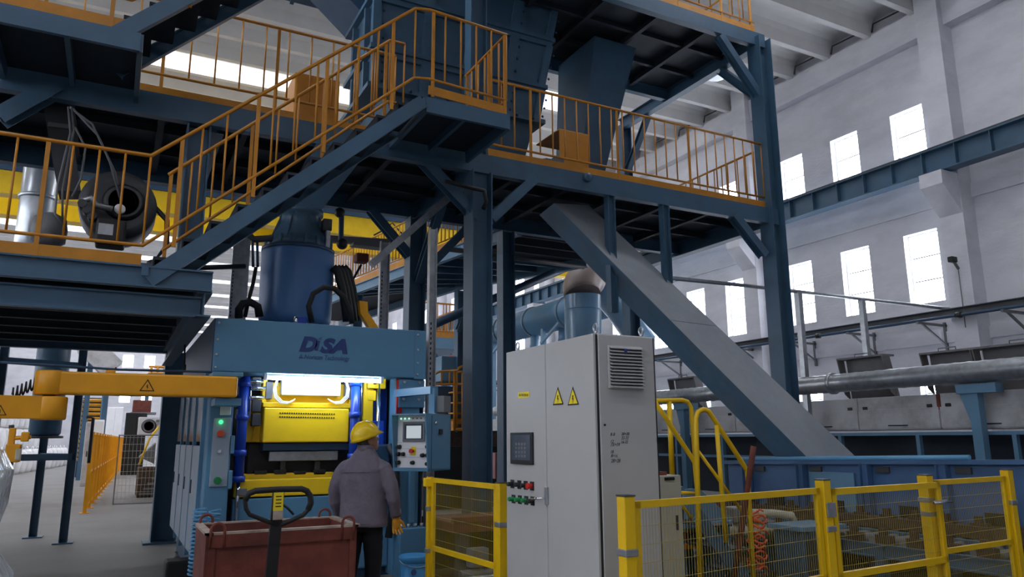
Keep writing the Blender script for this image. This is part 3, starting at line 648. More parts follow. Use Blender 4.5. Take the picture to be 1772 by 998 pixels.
# left side skin
side = []
MB().box((.82, YM+.02, 2.23), (.86, 11.6, 2.77)).build('side_top_panel', 'machine_dark', mm)
for i in range(4):
    y0 = YM+.3+i*.82; y1 = y0+.78
    MB().bev((.80, y0, .42), (.84, y1, 1.5), .006).build('side_door', 'machine_panel', mm, label='pale grey side door')
    MB().bev((.81, y0, 1.54), (.84, y1, 2.2), .004).build('side_window', 'glass', mm)
    MB().box((.79, y0+.62, 1.0), (.8, y0+.66, 1.14)).build('door_latch', 'black', mm)
    MB().bar((.815, y0-.02, .35), (.815, y0-.02, 2.23), .04, .04, (1, 0, 0)).build('side_post', 'machine', mm)
MB().box((.86, 11.5, .3), (3.0, 11.6, 2.77)).build('rear_panel', 'machine_dark', mm)
MB().box((.86, YM+.1, 2.72), (3.05, 11.6, 2.78)).build('roof_panel', 'machine', mm)
MB().box((.9, YM+.3, .1), (3.0, 11.5, .4)).build('bed', 'machine_dark', mm)
MB().box((2.98, YM+.7, .3), (3.04, 11.5, 2.72)).build('right_panel', 'machine_dark', mm)
for x, y in ((.95, YM+.5), (.95, 11.2), (2.9, 11.2)): MB().cyl((x, y, 0), (x, y, .12), .09, 14).build('foot', 'dark_grey', mm)
# left front post and its button plate
MB().bev((.83, YM+.02, .16), (1.06, YM+.3, 2.23), .015).build('front_post', 'machine', mm)
for z0, z1 in ((1.42, 1.6), (1.08, 1.26)): MB().bev((1.05, YM+.0, z0), (1.09, YM+.06, z1), .01).build('hinge', 'machine', mm)
bpn = bp(366, 722, 397, 842, YM-.0, .03).build('button_plate', 'machine_panel', mm)
def knob(x, y, Y, r, m_, par, L=.03, axis='Y', name='button'):
    p = at(x, y, **{axis: Y}); pr_ = [(r*.9, -L), (r, -L*.8), (r, -L*.35), (r*.6, 0)]
    return MB().lathe(p, pr_, 16, axis).build(name, m_, par)
knob(382, 730, YM-.0, .02, 'lamp_green', mm, name='pilot_lamp'); knob(381, 750, YM-.0, .034, 'orange_hose', mm, .05); knob(379, 781, YM-.0, .018, 'chrome', mm); knob(376, 831, YM-.0, .036, 'button_green', mm, .04)
bp(381, 702, 400, 718, YM-.0, .03).build('switch_box', 'white_paint', mm)
# right front frame
MB().bev((2.78, YM+.05, .12), (3.06, YM+.3, 2.23), .012).build('front_post', 'machine', mm)
pl = bp(690, 657, 735, 705, YM+.02, .03).build('bolt_plate', 'machine', mm)
for x, y in ((699, 661), (725, 662), (698, 690), (724, 691)): knob(x, y, YM+.02, .018, 'galv', mm, .02, name='bolt')
MB().bev((2.5, YM+.55, .4), (2.82, YM+.6, 2.23), .01).build('inner_door', 'machine', mm)
MB().bev((2.56, YM+.53, 1.2), (2.76, YM+.56, 2.1), .005).build('door_glass', 'glass', mm)
MB().bev((2.8, YM-.12, .02), (3.1, YM+.06, .62), .01).build('post_foot', 'machine', mm)
for k in range(4): MB().cyl((2.84+k*.075, YM-.05, .62), (2.84+k*.075, YM-.05, .66), .02, 8).build('bolt', 'galv', mm)
MB().bev((2.93, YM-.02, .66), (3.0, YM+.04, 1.3), .01).build('cable_duct', 'machine', mm)
MB().path([at(693, 655, Y=YM+.1), at(692, 720, Y=YM+.1), at(692, 900, Y=YM+.12)], .012, 8).build('yellow_pipe', 'press_yellow', mm)
for x in (688, 694): MB().path([at(x, 656, Y=YM+.04), at(x-1, 720, Y=YM+.04)], .014, 8).build('red_pipe', 'red', mm)
MB().path([at(672, 770, Y=YM+.1), at(684, 790, Y=YM+.05), at(686, 840, Y=YM), at(680, 880, Y=YM), at(672, 930, Y=YM)], .04, 10).build('hose', 'rubber', mm)
MB().bev((2.55, YM+.1, .9), (2.74, YM+.35, 1.5), .02).build('valve_block', 'machine_dark', mm)
MB().bev((2.42, YM+.2, .2), (2.78, YM+.5, .85), .02).build('lower_guard', 'machine', mm)
# press: guide cylinders, yellow bracket, box, dark mould chamber, tray
for x, ya, yb in ((424, 655, 832), (616, 655, 835)):
    a = at(x, ya, Y=YM+.22); b_ = at(x-2, yb, Y=YM+.22)
    MB().cyl((a.x, a.y, a.z+.02), (a.x, a.y, b_.z), .05, 20).build('guide_cylinder', 'cyl_blue', mm)
    for z in (b_.z+.02, b_.z+.28, a.z-.05, a.z-.4): MB().lathe((a.x, a.y, z), [(.05, -.03), (.064, -.03), (.064, .03), (.05, .03)], 18).build('cylinder_collar', 'cyl_blue', mm)
    MB().cyl((a.x, a.y, .75), (a.x, a.y, b_.z), .02, 12).build('piston_rod', 'chrome', mm)
    MB().path([(a.x+.06, a.y-.02, a.z), (a.x+.07, a.y-.02, a.z-.4)], .008, 6).build('oil_line', 'chrome', mm)
MB().box((1.1, YM+.85, .4), (2.5, YM+.9, 2.23)).build('chamber_back', 'dark_grey', mm)
bp(457, 663, 612, 700, YM+.42, .04).build('press_bracket', 'press_yellow', mm)
bp(455, 697, 614, 705, YM+.3, .14).build('press_ledge', 'press_yellow', mm)
for x in (457, 608): bp(x-3, 655, x+5, 705, YM+.36, .12).build('bracket_cheek', 'press_yellow', mm)
bp(488, 648, 590, 684, YM+.3, .1).build('junction_box', 'white_paint', mm)
for s in (1, -1):
    cx = 539; xs = [cx+s*v for v in (57, 62, 60, 50, 38, 28)]; ys = [655, 670, 684, 694, 695, 690]
    for k in range(3): MB().path([at(x+k*2*s, y+k*1.6, Y=YM+.28-.01*k) for x, y in zip(xs, ys)], .006, 6).build('cable', 'white_paint', mm)
for x in (466, 603): bp(x-6, 660, x+6, 690, YM+.34, .06).build('bracket_plate', 'mid_grey', mm)
pbx = bp(456, 706, 604, 765, YM+.26, .45, .012).build('press_box', 'press_yellow', mm)
hole = MB().lathe((0, 0, 0), [(.0085, 0), (.0085, -.003)], 8, 'Y').mesh('vent_hole', 'black')
for r_ in range(2):
    for k in range(24): p = at(485+k*4.05+r_*-.5, 714.5+r_*6.5+k*.08, Y=YM+.258); shared('vent_hole', hole, pbx, p)
bp(414, 712, 452, 765, YM+.45, .1).build('press_wing', 'press_yellow', mm)
MB().path([at(436, 762, Y=YM+.4), at(442, 735, Y=YM+.4), at(432, 728, Y=YM+.4)], .01, 6).build('loop_handle', 'press_yellow', mm)
bp(428, 766, 612, 822, YM+.5, .1).build('mould_chamber', 'black', mm)
bp(455, 766, 608, 779, YM+.32, .2).build('chamber_lip', 'machine_dark', mm)
bp(466, 780, 585, 797, YM+.36, .06).build('steel_bar', 'galv', mm)
for x in (485, 545): bp(x, 797, x+9, 816, YM+.42, .05).build('bar_foot', 'dark_grey', mm)
for k in range(5): bp(440+k*34, 814+random.uniform(-2, 2), 462+k*34, 822, YM+.4, .08).build('sand_shield', 'black', mm)
bp(410, 818, 600, 830, YM+.4, .12).build('tray_top', 'press_yellow', mm)
bp(406, 828, 603, 857, YM+.25, .1).build('tray_front', 'press_yellow', mm)
bp(400, 860, 612, 960, YM+.24, .1).build('apron', 'machine', mm)
bp(409, 845, 428, 858, YM+.2, .04).build('tray_clip', 'mid_grey', mm)
# right of the press: yellow post, chrome rod, blue plates
bp(629, 658, 646, 735, YM+.34, .05).build('yellow_post', 'press_yellow', mm); bp(637, 655, 668, 672, YM+.28, .08).build('post_bracket', 'press_yellow', mm)
bp(637, 675, 651, 693, YM+.33, .04).build('yellow_plate', 'press_yellow', mm)
a = at(656, 660, Y=YM+.3); MB().cyl((a.x, a.y, .7), (a.x, a.y, a.z+.05), .022, 16).build('chrome_rod', 'chrome', mm)
bp(643, 728, 664, 790, YM+.28, .06).build('blue_plate', 'cyl_blue', mm)
bp(636, 660, 668, 860, YM+.5, .06).build('blue_back_plate', 'cyl_blue', mm)
knob(648, 662, YM+.28, .02, 'black', mm)
for x, y in ((437, 660), (441, 672), (438, 688)): MB().cyl(at(x-8, y, Y=YM+.2), at(x+18, y, Y=YM+.22), .022, 10).build('valve', 'chrome', mm)
for y0 in (652, 690, 715): bp(436, y0, 452, y0+22, YM+.32, .08).build('valve_body', 'dark_grey', mm)
for y0 in (668, 708): bp(408, y0, 420, y0+16, YM+.3, .05).build('bracket_plate', 'pale_ivory', mm)
# tube light below the header
tl = thing('tube_light', 'bright white tube light under the machine header', 'light', at(560, 650, Y=YM+.05))
a = at(462, 649, Y=YM+.06); b_ = at(658, 656, Y=YM+.06)
MB().cyl((a.x, a.y, 2.19), (b_.x, a.y, 2.19), .021, 14).build('tube', 'tube_glow', tl)
for x in (a.x-.03, b_.x): MB().box((x, a.y-.025, 2.165), (x+.03, a.y+.025, 2.23)).build('lamp_holder', 'white_paint', tl)
# tank on the roof
ty = 9.2; cx = at(513, 500, Y=ty).x
tk = thing('pressure_tank', 'round blue pressure tank with bolted dome standing on the machine roof', 'tank', (cx, ty, 2.78))
MB().lathe((cx, ty, 2.78), [(.40, 0), (.44, .02), (.44, .12)], 48).build('base_ring', 'tank_blue', tk)
MB().lathe((cx, ty, 2.9), [(.40, 0), (.425, .08), (.432, .14), (.437, .9), (.43, .93)], 48).build('shell', 'tank_blue', tk)
MB().lathe((cx, ty, 3.82), [(.44, 0), (.44, .04), (.40, .05)], 48).build('rim', 'machine_dark', tk)
MB().lathe((cx, ty, 3.87), [(.40, 0), (.38, .06), (.30, .2), (.25, .3), (.24, .42), (.28, .44), (.28, .5)], 40).build('dome', 'steel', tk)
for k in range(16): a = 2*pi*k/16; MB().cyl((cx+.39*cos(a), ty+.39*sin(a), 3.84), (cx+.39*cos(a), ty+.39*sin(a), 3.98), .025, 8).build('clamp_bolt', 'steel', tk)
for k in range(8): a = 2*pi*k/8+.2; MB().prism([(cx+.24*cos(a), ty+.24*sin(a), 4.3), (cx+.38*cos(a), ty+.38*sin(a), 3.93), (cx+.24*cos(a), ty+.24*sin(a), 3.93)], (.02, .02, 0)).build('gusset', 'steel', tk)
for k in range(16): a = 2*pi*k/16+.1; MB().cyl((cx+.445*cos(a), ty+.445*sin(a), 2.86), (cx+.445*cos(a), ty+.445*sin(a), 2.9), .014, 6).build('bolt', 'chrome', tk)
frus(MB(), 4.37, (cx-.2, cx+.22, ty-.2, ty+.2), 5.2, (cx+.1, cx+.75, ty-.25, ty+.3)).build('feed_spout', 'steel', tk)
bp(560, 378, 575, 398, ty-.3, .15).build('sensor_box', 'dark_grey', tk); bp(564, 398, 572, 430, ty-.3, .05).build('sensor_rod', 'galv', tk)
MB().path([at(x, y, Y=ty-.3) for x, y in ((470, 412), (440, 414), (432, 408), (432, 402))], .04, 10).build('side_pipe', 'dark_grey', tk)
for x in (437, 445): MB().path([at(x, 412, Y=ty-.3), at(x+1, 462, Y=ty-.3)], .016, 8).build('hydraulic_line', 'machine_dark', tk)
MB().path([at(x, y, Y=ty-.3) for x, y in ((443, 462), (438, 490), (430, 520), (424, 548))], .022, 8).build('hose', 'rubber', tk)
MB().path([at(x, y, Y=ty-.3) for x, y in ((413, 550), (413, 535), (420, 525), (434, 523), (446, 530), (449, 548))], .045, 10).build('hose', 'rubber', tk)
MB().path([at(x, y, Y=YM+.5) for x, y in ((540, 558), (534, 530), (542, 508), (560, 497), (578, 499), (596, 515), (607, 540), (609, 560))], .032, 10).build('hose', 'rubber', tk)
for k in range(4): MB().path([at(x+k*6, y, Y=8.9+.1*k) for x, y in ((576, 462), (584, 470), (592, 500), (597, 530), (600, 556))], .05, 10).build('hose', 'rubber', tk)
bp(515, 548, 531, 562, YM+.5, .05).build('valve_block', 'cyl_blue', tk); MB().cyl(at(512, 548, Y=YM+.48), at(512, 562, Y=YM+.48), .02, 8).build('valve', 'chrome', tk)
yb_ = thing('yellow_bracket', 'bent yellow steel bracket on the machine roof right of the tank', 'bracket', at(640, 570, Y=8.8))
MB().prism([at(x, y, Y=8.8) for x, y in ((622, 520), (636, 522), (637, 540), (655, 566), (640, 568), (624, 542))], (0, .1, 0)).build('plate', 'arm_yellow', yb_)

# ================================================================== yellow jib arms
ja = thing('jib_arm', 'long yellow jib arm with warning triangle hinged to the machine post', 'arm', (.9, 7.6, 1.95))
a = at(412, 670, Y=7.72)
MB().bev((-.5, 7.62, 1.955), (1.03, 7.8, 2.155), .02).build('beam', 'arm_yellow', ja)
hx, hy = -.52, 7.71
MB().lathe((hx, hy, 1.95), [(.11, 0), (.12, .01), (.12, .2), (.11, .21)], 28).build('pivot_hub', 'arm_yellow', ja)
MB().cyl((hx, hy, 1.74), (hx, hy, 2.17), .05, 16).build('pivot_pin', 'dark_grey', ja)
MB().bev((.8, 7.68, 2.16), (1.08, 7.98, 2.2), .005).build('hinge_plate', 'machine', ja); MB().bev((.84, 7.68, 1.88), (1.08, 7.98, 1.95), .005).build('hinge_plate', 'machine', ja)
MB().path([(-.9, 7.7, 2.22), (-.5, 7.7, 2.21), (0, 7.7, 2.19), (1.0, 7.72, 2.2)], .012, 6).build('cable', 'machine_dark', ja)
MB().bev((-.1, 7.66, 2.155), (-.02, 7.74, 2.18), .005).build('cable_clip', 'arm_yellow', ja)
p = at(255, 667, Y=7.618)
def tri(par, c, s, x, z, ring='rust', fill='label_yellow'):
    c = V(c); x = V(x); z = V(z); n = x.cross(z)
    o = [c+x*(-s)+z*(-s*.8), c+x*s+z*(-s*.8), c+z*(s*.95)]; g = (o[0]+o[1]+o[2])/3
    i_ = [g+(q-g)*.78 for q in o]; b = MB()
    b.prism([q+n*.001 for q in o], n*.0015); r_ = b.build('warning_triangle', ring, par)
    MB().prism([q+n*.0026 for q in i_], n*.0008).build('triangle_field', fill, r_)
    k = [(-.06, .35), (.12, .35), (.04, .05), (.16, .05), (-.04, -.4), (.0, -.05), (-.12, -.05)]
    MB().prism([g+x*(u*s)+z*(v*s)+n*.0036 for u, v in k], n*.0008).build('symbol', 'ink', r_)
tri(ja, p, .063, (1, 0, 0), (0, 0, 1), 'ink', 'arm_yellow')
jl = thing('jib_arm', 'lower yellow jib arm section carrying the yellow gripper', 'arm', (-.9, 7.4, 1.7))
MB().hexa([(-1.6, 7.5, 1.745), (-.5, 7.6, 1.745), (-.5, 7.82, 1.745), (-1.6, 7.72, 1.745), (-1.6, 7.5, 1.935), (-.5, 7.6, 1.935), (-.5, 7.82, 1.935), (-1.6, 7.72, 1.935)]).build('beam', 'arm_yellow', jl)
MB().lathe((hx+.02, hy, 1.735), [(.12, 0), (.13, .01), (.13, .19), (.12, .2)], 28).build('pivot_hub', 'arm_yellow', jl)
tri(jl, at(0, 710, Y=7.49), .05, (1, .09, 0), (0, 0, 1), 'ink', 'arm_yellow')
pts = []
for k in range(90): a = k*.45; t = k/89; q = at(20+48*t, 682-22*t, Y=7.75); pts.append(q+V((0, .05*cos(a), .05*sin(a))))
tag(MB().path(pts, .008, 5).build('coiled_cable', 'rubber'), 'black coiled spiral cable between the two yellow jib arms', 'cable')
gr = thing('gripper', 'yellow gripper head hanging below the lower jib arm', 'gripper', at(30, 770, Y=7.5))
bp(8, 768, 34, 800, 7.5, .16).build('head', 'arm_yellow', gr); bp(14, 740, 26, 770, 7.52, .06).build('stem', 'arm_yellow', gr); bp(36, 747, 50, 764, 7.5, .06).build('handle_block', 'arm_yellow', gr)
MB().cyl(at(22, 758, Y=7.54), at(54, 756, Y=7.54), .018, 10).build('handle', 'arm_yellow', gr)
bp(12, 798, 22, 806, 7.5, .06).build('jaw', 'black', gr); bp(26, 776, 36, 796, 7.46, .05).build('valve', 'pale_ivory', gr)
MB().path([at(20, 735, Y=7.55), at(20, 742, Y=7.55)], .02, 8).build('hanger', 'dark_grey', gr)
hk = thing('pendant_switch', 'small black pendant switch hanging beside the machine corner', 'switch', at(318, 640, Y=8.6))
MB().path([at(320, 596, Y=8.6), at(319, 632, Y=8.6)], .01, 6).build('cord', 'rubber', hk); bp(316, 630, 322, 644, 8.58, .04).build('body', 'rubber', hk)
# coiled air hoses on the machine corner
def coil(name, lab, px, ya, yb, Y, R, turns, m_, r=.009):
    a = at(px[0], ya, Y=Y); b_ = at(px[1], yb, Y=Y); n = turns*12; pts = []
    for k in range(n): t = k/(n-1); q = lerp(a, b_, t); pts.append(q+V((R*cos(k*pi/6), R*sin(k*pi/6), 0)))
    return tag(MB().path(pts, r, 5).build(name, m_), lab, 'hose')
coil('coiled_hose', 'long pale blue coiled air hose hanging at the machine left corner', (346, 336), 880, 995, 7.78, .055, 17, 'hose_blue')
coil('coiled_hose', 'short pale blue coiled air hose below the green buttons', (372, 368), 882, 915, 7.85, .05, 4, 'hose_blue')

# ================================================================== operator panel
K_ = at(742, 765, Y=7.2)
op = thing('operator_panel', 'blue operator control panel box with touch screen on a swing arm', 'panel', (K_.x, K_.y, 1.235))
OPA = radians(-53); op.rotation_euler.z = OPA
def L_(x, y, z): return V((K_.x+x, K_.y+y, z))          # panel frame: x along the front, y into the box
def LW(p): q = V(p)-V((K_.x, K_.y, 0)); return V((K_.x+q.x*cos(-OPA)-q.y*sin(-OPA), K_.y+q.x*sin(-OPA)+q.y*cos(-OPA), p[2]))
PW, PD, PZ0, PZ1 = .42, .44, 1.235, 1.81; pj = -.07
MB().box(L_(-PW, pj, PZ1-.015), L_(0, PD, PZ1)).build('top_panel', 'machine', op)
MB().box(L_(-PW, 0, PZ0), L_(0, PD, PZ0+.02)).build('bottom_panel', 'machine', op)
MB().box(L_(-PW, -.01, PZ0), L_(0, .012, PZ0+.035)).build('sill', 'machine', op)
for x in (-PW, -.014): MB().prism([L_(x, pj, PZ1-.015), L_(x, 0, PZ0), L_(x, PD, PZ0), L_(x, PD, PZ1-.015)], (.014, 0, 0)).build('cheek', 'machine', op)
MB().box(L_(-PW, PD-.012, PZ0), L_(0, PD, PZ1)).build('back_panel', 'machine', op)
yfa = K_.y+.045
MB().box(L_(-PW+.014, .045, PZ0+.03), L_(-.014, .057, PZ1-.015)).build('fascia', 'white_paint', op)
def fx(u): return K_.x-PW+.014+(PW-.028)*u
def fz(v): return PZ1-.015-(PZ1-PZ0-.045)*v
MB().bev((fx(.18), yfa-.02, fz(.50)), (fx(.86), yfa, fz(.12)), .006).build('screen_bezel', 'mid_grey', op)
MB().box((fx(.23), yfa-.022, fz(.46)), (fx(.81), yfa-.02, fz(.16))).build('screen', 'screen_dark', op)
MB().box((fx(.31), yfa-.0235, fz(.44)), (fx(.76), yfa-.022, fz(.2))).build('screen_picture', 'screen_lit', op)
for k in range(7): MB().lathe((fx(.1+.125*k), yfa, fz(.06)), [(.007, -.008), (.007, 0)], 8, 'Y').build('led', 'led_green' if k < 3 else 'dark_grey', op)
for v in (.52, .64, .8): MB().box((fx(.02), yfa-.001, fz(v)), (fx(.98), yfa, fz(v)+.002)).build('panel_seam', 'mid_grey', op)
for u, v in ((.08, .6), (.95, .6), (.06, .74), (.2, .74), (.8, .76), (.95, .76), (.06, .9), (.5, .9), (.95, .92)):
    MB().lathe((fx(u), yfa, fz(v)), [(.014, -.04), (.019, -.034), (.016, -.01), (.022, -.006), (.022, 0)], 12, 'Y').build('switch', 'black', op)
MB().box((fx(.43), yfa-.002, fz(.76)), (fx(.58), yfa, fz(.6))).build('stop_plate', 'label_yellow', op)
MB().lathe((fx(.5), yfa, fz(.68)), [(.022, -.055), (.023, -.042), (.013, -.036), (.013, 0)], 14, 'Y').build('stop_button', 'red', op)
MB().lathe(L_(0, .12, 1.715), [(.02, 0), (.02, .015), (.012, .025)], 12, 'X').build('key_lock', 'chrome', op)
MB().bev(L_(0, .19, 1.60), L_(.02, .25, 1.655), .004).build('latch', 'black', op)
MB().box(L_(.0, .05, PZ0+.02), L_(.004, .054, PZ1-.02)).build('door_seam', 'machine_dark', op)
MB().prism([L_(-.2, .1, PZ1), L_(-.02, .16, PZ1), L_(-.12, .28, PZ1)], (0, 0, .006)).build('papers', 'white_paint', op)
arm_x = 2.97; MB().bar(LW((arm_x, 7.42, PZ1)), LW((arm_x, 7.42, 2.08)), .07, .07).build('drop_post', 'machine', op)
MB().bar(LW((arm_x, 7.4, 2.06)), LW((arm_x-.16, YM+.1, 2.06)), .1, .08).build('swing_arm', 'machine', op)
MB().bar(LW((arm_x+.1, 7.42, 1.83)), LW((arm_x+.1, 7.42, 2.0)), .14, .13).build('junction_box', 'mid_grey', op)
MB().path([L_(-.2, .2, PZ0), L_(-.21, .2, PZ0-.08), L_(-.19, .2, PZ0-.13)], .012, 8).build('cable_gland', 'dark_grey', op)

# ================================================================== electrical cabinet
ec = thing('electrical_cabinet', 'tall light grey electrical cabinet with touch screen and vent grille', 'cabinet', (2.85, 4.45, 0))
cx0, cx1, cy0, cy1 = 2.61, 3.09, 3.85, 5.05; ZC = 2.2
MB().bev((cx0+.02, cy0+.02, .1), (cx1, cy1, ZC), .006).build('body', 'cabinet', ec)
MB().box((cx0+.05, cy0+.05, 0), (cx1-.03, cy1-.03, .1)).build('plinth', 'dark_grey', ec)
ys_ = at(943, 594, X=cx0).y
for ya, yb in ((cy0+.012, ys_-.003), (ys_+.003, cy1-.004)): MB().bev((cx0, ya, .12), (cx0+.02, yb, ZC-.004), .004).build('door', 'cabinet', ec)
MB().bev((cx0+.03, cy0, .12), (cx1-.02, cy0+.02, ZC-.008), .005).build('side_panel', 'cabinet', ec)
MB().box((cx0+.016, cy0+.008, .12), (cx0+.03, cy0+.02, ZC-.01)).build('door_gasket', 'black', ec); MB().box((cx1-.02, cy0+.006, .12), (cx1-.008, cy0+.02, ZC-.01)).build('panel_gasket', 'black', ec)
for q in (at(881, 601, X=cx0+.05), at(1030, 571, X=cx0+.06), at(1127, 573, Y=cy0+.06)):
    x, y = (cx0+.06, min(cy1-.08, q.y)) if q.x < cx0+.2 else (cx1-.06, cy0+.07)
    if q.y < 4.2 and q.x < cx0+.2: y = cy0+.07
    c = V((x, y, ZC+.035)); MB().path([c+V((0, .024*cos(k*pi/8), .024*sin(k*pi/8)+.008)) for k in range(16)], .006, 6, True).build('eye_bolt', 'galv', ec)
    MB().cyl((x, y, ZC-.002), (x, y, ZC+.02), .012, 8).build('eye_bolt_foot', 'galv', ec)
f = lambda x, y, d=0: at(x, y, X=cx0-d)
def fbox(x0, y0, x1, y1, d, name, m_, par=ec, c=.003):
    a = f(x0, (y0+y1)/2); b_ = f(x1, (y0+y1)/2); t = f((x0+x1)/2, y0).z; bo = f((x0+x1)/2, y1).z
    return MB().bev((cx0-d, a.y, t), (cx0, b_.y, bo), c).build(name, m_, par)
hm = fbox(886, 748, 924, 803, .015, 'touch_screen', 'black')
a = f(889, 775); b_ = f(921, 775); MB().box((cx0-.017, a.y, f(905, 752).z), (cx0-.015, b_.y, f(905, 796).z)).build('screen_glass', 'screen_dark', hm)
for r_ in range(4):
    for k in range(4): q = f(897+k*5, 768+r_*7); MB().box((cx0-.018, q.y-.013, q.z-.009), (cx0-.017, q.y+.013, q.z+.009)).build('screen_tile', 'mid_grey', hm)
fbox(897, 678, 916, 688, .002, 'label_plate', 'label_yellow', c=.0005)
for k in range(6): q = f(899.5+k*2.8, 683.3); MB().box((cx0-.003, q.y-.006, q.z-.009), (cx0-.002, q.y+.006, q.z+.009)).build('label_mark', 'ink', ec)
for row, yy, xs in ((0, 837, (887, 899, 910, 921)), (1, 863, (889, 900, 911, 922))):
    for i, x in enumerate(xs):
        q = f(x, yy+i*1.2); red = row == 0 and i == 3
        MB().bev((cx0-.004, q.y-.028, q.z-.03), (cx0, q.y+.028, q.z+.03), .002).build('switch_plate', 'black', ec)
        MB().lathe((cx0, q.y, q.z), [(.02 if red else .013, -.045), (.022 if red else .016, -.035), (.015, -.012), (.02, 0)], 14, 'X').build('stop_button' if red else 'switch', 'red' if red else ('black' if row == 0 or i == 3 else 'button_green'), ec)
fbox(944.5, 842, 949.5, 873, .012, 'lock_plate', 'galv'); q = f(946, 862); MB().path([(cx0-.02, q.y, q.z), (cx0-.05, q.y+.03, q.z), (cx0-.05, q.y+.12, q.z-.01)], .008, 8).build('handle', 'chrome', ec)
for x in (966, 992): tri(ec, f(x, 686, .0), .068, (0, -1, 0), (0, 0, 1), 'ink')
# vent grille on the side face
g0, g1 = at(1051, 636, Y=cy0), at(1111, 636, Y=cy0); zt, zb = at(1080, 599, Y=cy0).z, at(1080, 673, Y=cy0).z
vg = MB().bev((g0.x, cy0-.015, zb), (g1.x, cy0, zt), .006).build('vent_grille', 'cabinet', ec)
MB().box((g0.x+.012, cy0-.018, zb+.012), (g1.x-.012, cy0-.015, zt-.012)).build('vent_shadow_gap', 'dark_grey', vg)
sl = MB().hexa([(0, -.03, -.008), (1, -.03, -.008), (1, -.005, .004), (0, -.005, .004), (0, -.03, -.003), (1, -.03, -.003), (1, -.005, .010), (0, -.005, .010)]).mesh('louvre_slat', 'cabinet')
for k in range(13): shared('louvre_slat', sl, vg, (g0.x+.008, cy0-.005, zb+.014+k*(zt-zb-.028)/12), scale=(g1.x-g0.x-.016, 1, 1))
q = at(1083, 607, Y=cy0-.036); MB().box((q.x-.012, q.y, q.z-.014), (q.x+.012, q.y+.003, q.z+.014)).build('maker_badge', 'logo', vg)
q = at(1046, 735, Y=cy0); MB().lathe(q, [(.007, -.008), (.007, 0)], 10, 'Y').build('panel_lock', 'black', ec)
for (x, y, s, t) in ((1056, 754, .028, '8-8'), (1075, 753, .026, '20>20'), (1075, 760, .026, '22-22'), (1074, 767, .026, '16-32'), (1056, 766, .026, '12'), (1056, 772, .03, '15>19'), (1056, 784, .026, '18'), (1057, 791, .026, '8>16'), (1057, 800, .03, '28>28')):
    text('handwriting', t, s, 'ink', ec, at(x, y, Y=cy0-.001), (1, 0, 0), (0, 0, 1), .3, 0, .0004, sx=.9)
# ================================================================== safety fences
ZF = 1.2
def mesh_panel(parent, p, q, zt, zb, m_='fence_yellow', wire='wire_yellow', mid=.62, fr=.04, sv=.0245, sh=.1, rw_=.0013):
    p = V((p[0], p[1], 0)); q = V((q[0], q[1], 0)); d = (q-p).normalized(); Z = V((0, 0, 1))
    for z in (zt, zb)+((mid,) if mid else ()): MB().bar(p+Z*(z-fr/2), q+Z*(z-fr/2), .03, fr).build('rail', m_, parent)
    for e, s in ((p, 1), (q, -1)): MB().bar(e+d*(s*fr/2)+Z*zb, e+d*(s*fr/2)+Z*zt, fr, .03, d.cross(Z)).build('stile', m_, parent)
    b = MB(); L = (q-p).length; n = int(L/sv); off = d.cross(Z)*.004
    for k in range(1, n): a = p+d*(L*k/n); b.path([a+Z*zb, a+Z*zt], rw_, 4, cap=False)
    z = zb+sh*.6
    while z < zt-.03: b.path([p+Z*z+off, q+Z*z+off], rw_*1.1, 4, cap=False); z += sh
    b.build('wire_mesh', wire, parent, kind='stuff')
def post(parent, x, y, zt, s=.075, m_='fence_yellow'):
    o = MB().bev((x-s/2, y-s/2, 0), (x+s/2, y+s/2, zt), .005).build('post', m_, parent)
    MB().box((x-s/2-.002, y-s/2-.002, zt), (x+s/2+.002, y+s/2+.002, zt+.008)).build('post_cap', 'dark_grey', o)
    MB().box((x-.07, y-.07, 0), (x+.07, y+.07, .012)).build('post_base', m_, o); return o
def clamp(parent, x, y, z, s=.09): MB().bev((x-s/2, y-s/2, z-.02), (x+s/2, y+s/2, z+.02), .006).build('clamp', 'galv', parent)
Pp = [(at(x, y, Z=ZF).x, at(x, y, Z=ZF).y) for x, y in ((1083, 868), (1424, 843), (1601, 831), (1742, 823))]
f1 = thing('safety_fence', 'yellow mesh safety fence panel in front of the grey electrical cabinet', 'fence', (Pp[0][0], Pp[0][1], 0))
post(f1, *Pp[0], ZF+.03); mesh_panel(f1, (Pp[0][0]+.055, Pp[0][1]+.006), (Pp[1][0]-.06, Pp[1][1]-.006), ZF, .1); clamp(f1, Pp[0][0], Pp[0][1], .93)
g1 = thing('fence_gate', 'yellow mesh gate with hinges and bolt latch between two fence posts', 'gate', (Pp[1][0], Pp[1][1], 0))
post(g1, *Pp[1], ZF+.05); x, y = Pp[1]; clamp(g1, x+.01, y, .92); MB().bev((x-.03, y-.05, 1.0), (x+.06, y-.04, 1.1), .004).build('hinge', 'galv', g1)
ge = (Pp[2][0]+.06, Pp[2][1]-.07); mesh_panel(g1, (Pp[1][0]+.06, Pp[1][1]-.01), ge, ZF-.01, .1, fr=.045)
MB().bev((ge[0]-.13, ge[1]-.045, 1.02), (ge[0]+.03, ge[1]-.02, 1.05), .006).build('bolt_latch', 'galv', g1); MB().cyl((ge[0]-.16, ge[1]-.05, 1.035), (ge[0]+.07, ge[1]-.05, 1.035), .009, 8).build('latch_bolt', 'chrome', g1)
f2 = thing('safety_fence', 'yellow mesh safety fence panel beyond the latched gate', 'fence', (Pp[2][0], Pp[2][1], 0))
post(f2, *Pp[2], ZF+.04, .085); mesh_panel(f2, (Pp[2][0]+.1, Pp[2][1]+.0), (Pp[3][0]-.05, Pp[3][1]), ZF, .1, mid=.66); post(f2, *Pp[3], ZF+.05); clamp(f2, *Pp[2], .94); clamp(f2, *Pp[2], 1.05, .1); clamp(f2, *Pp[3], .97)
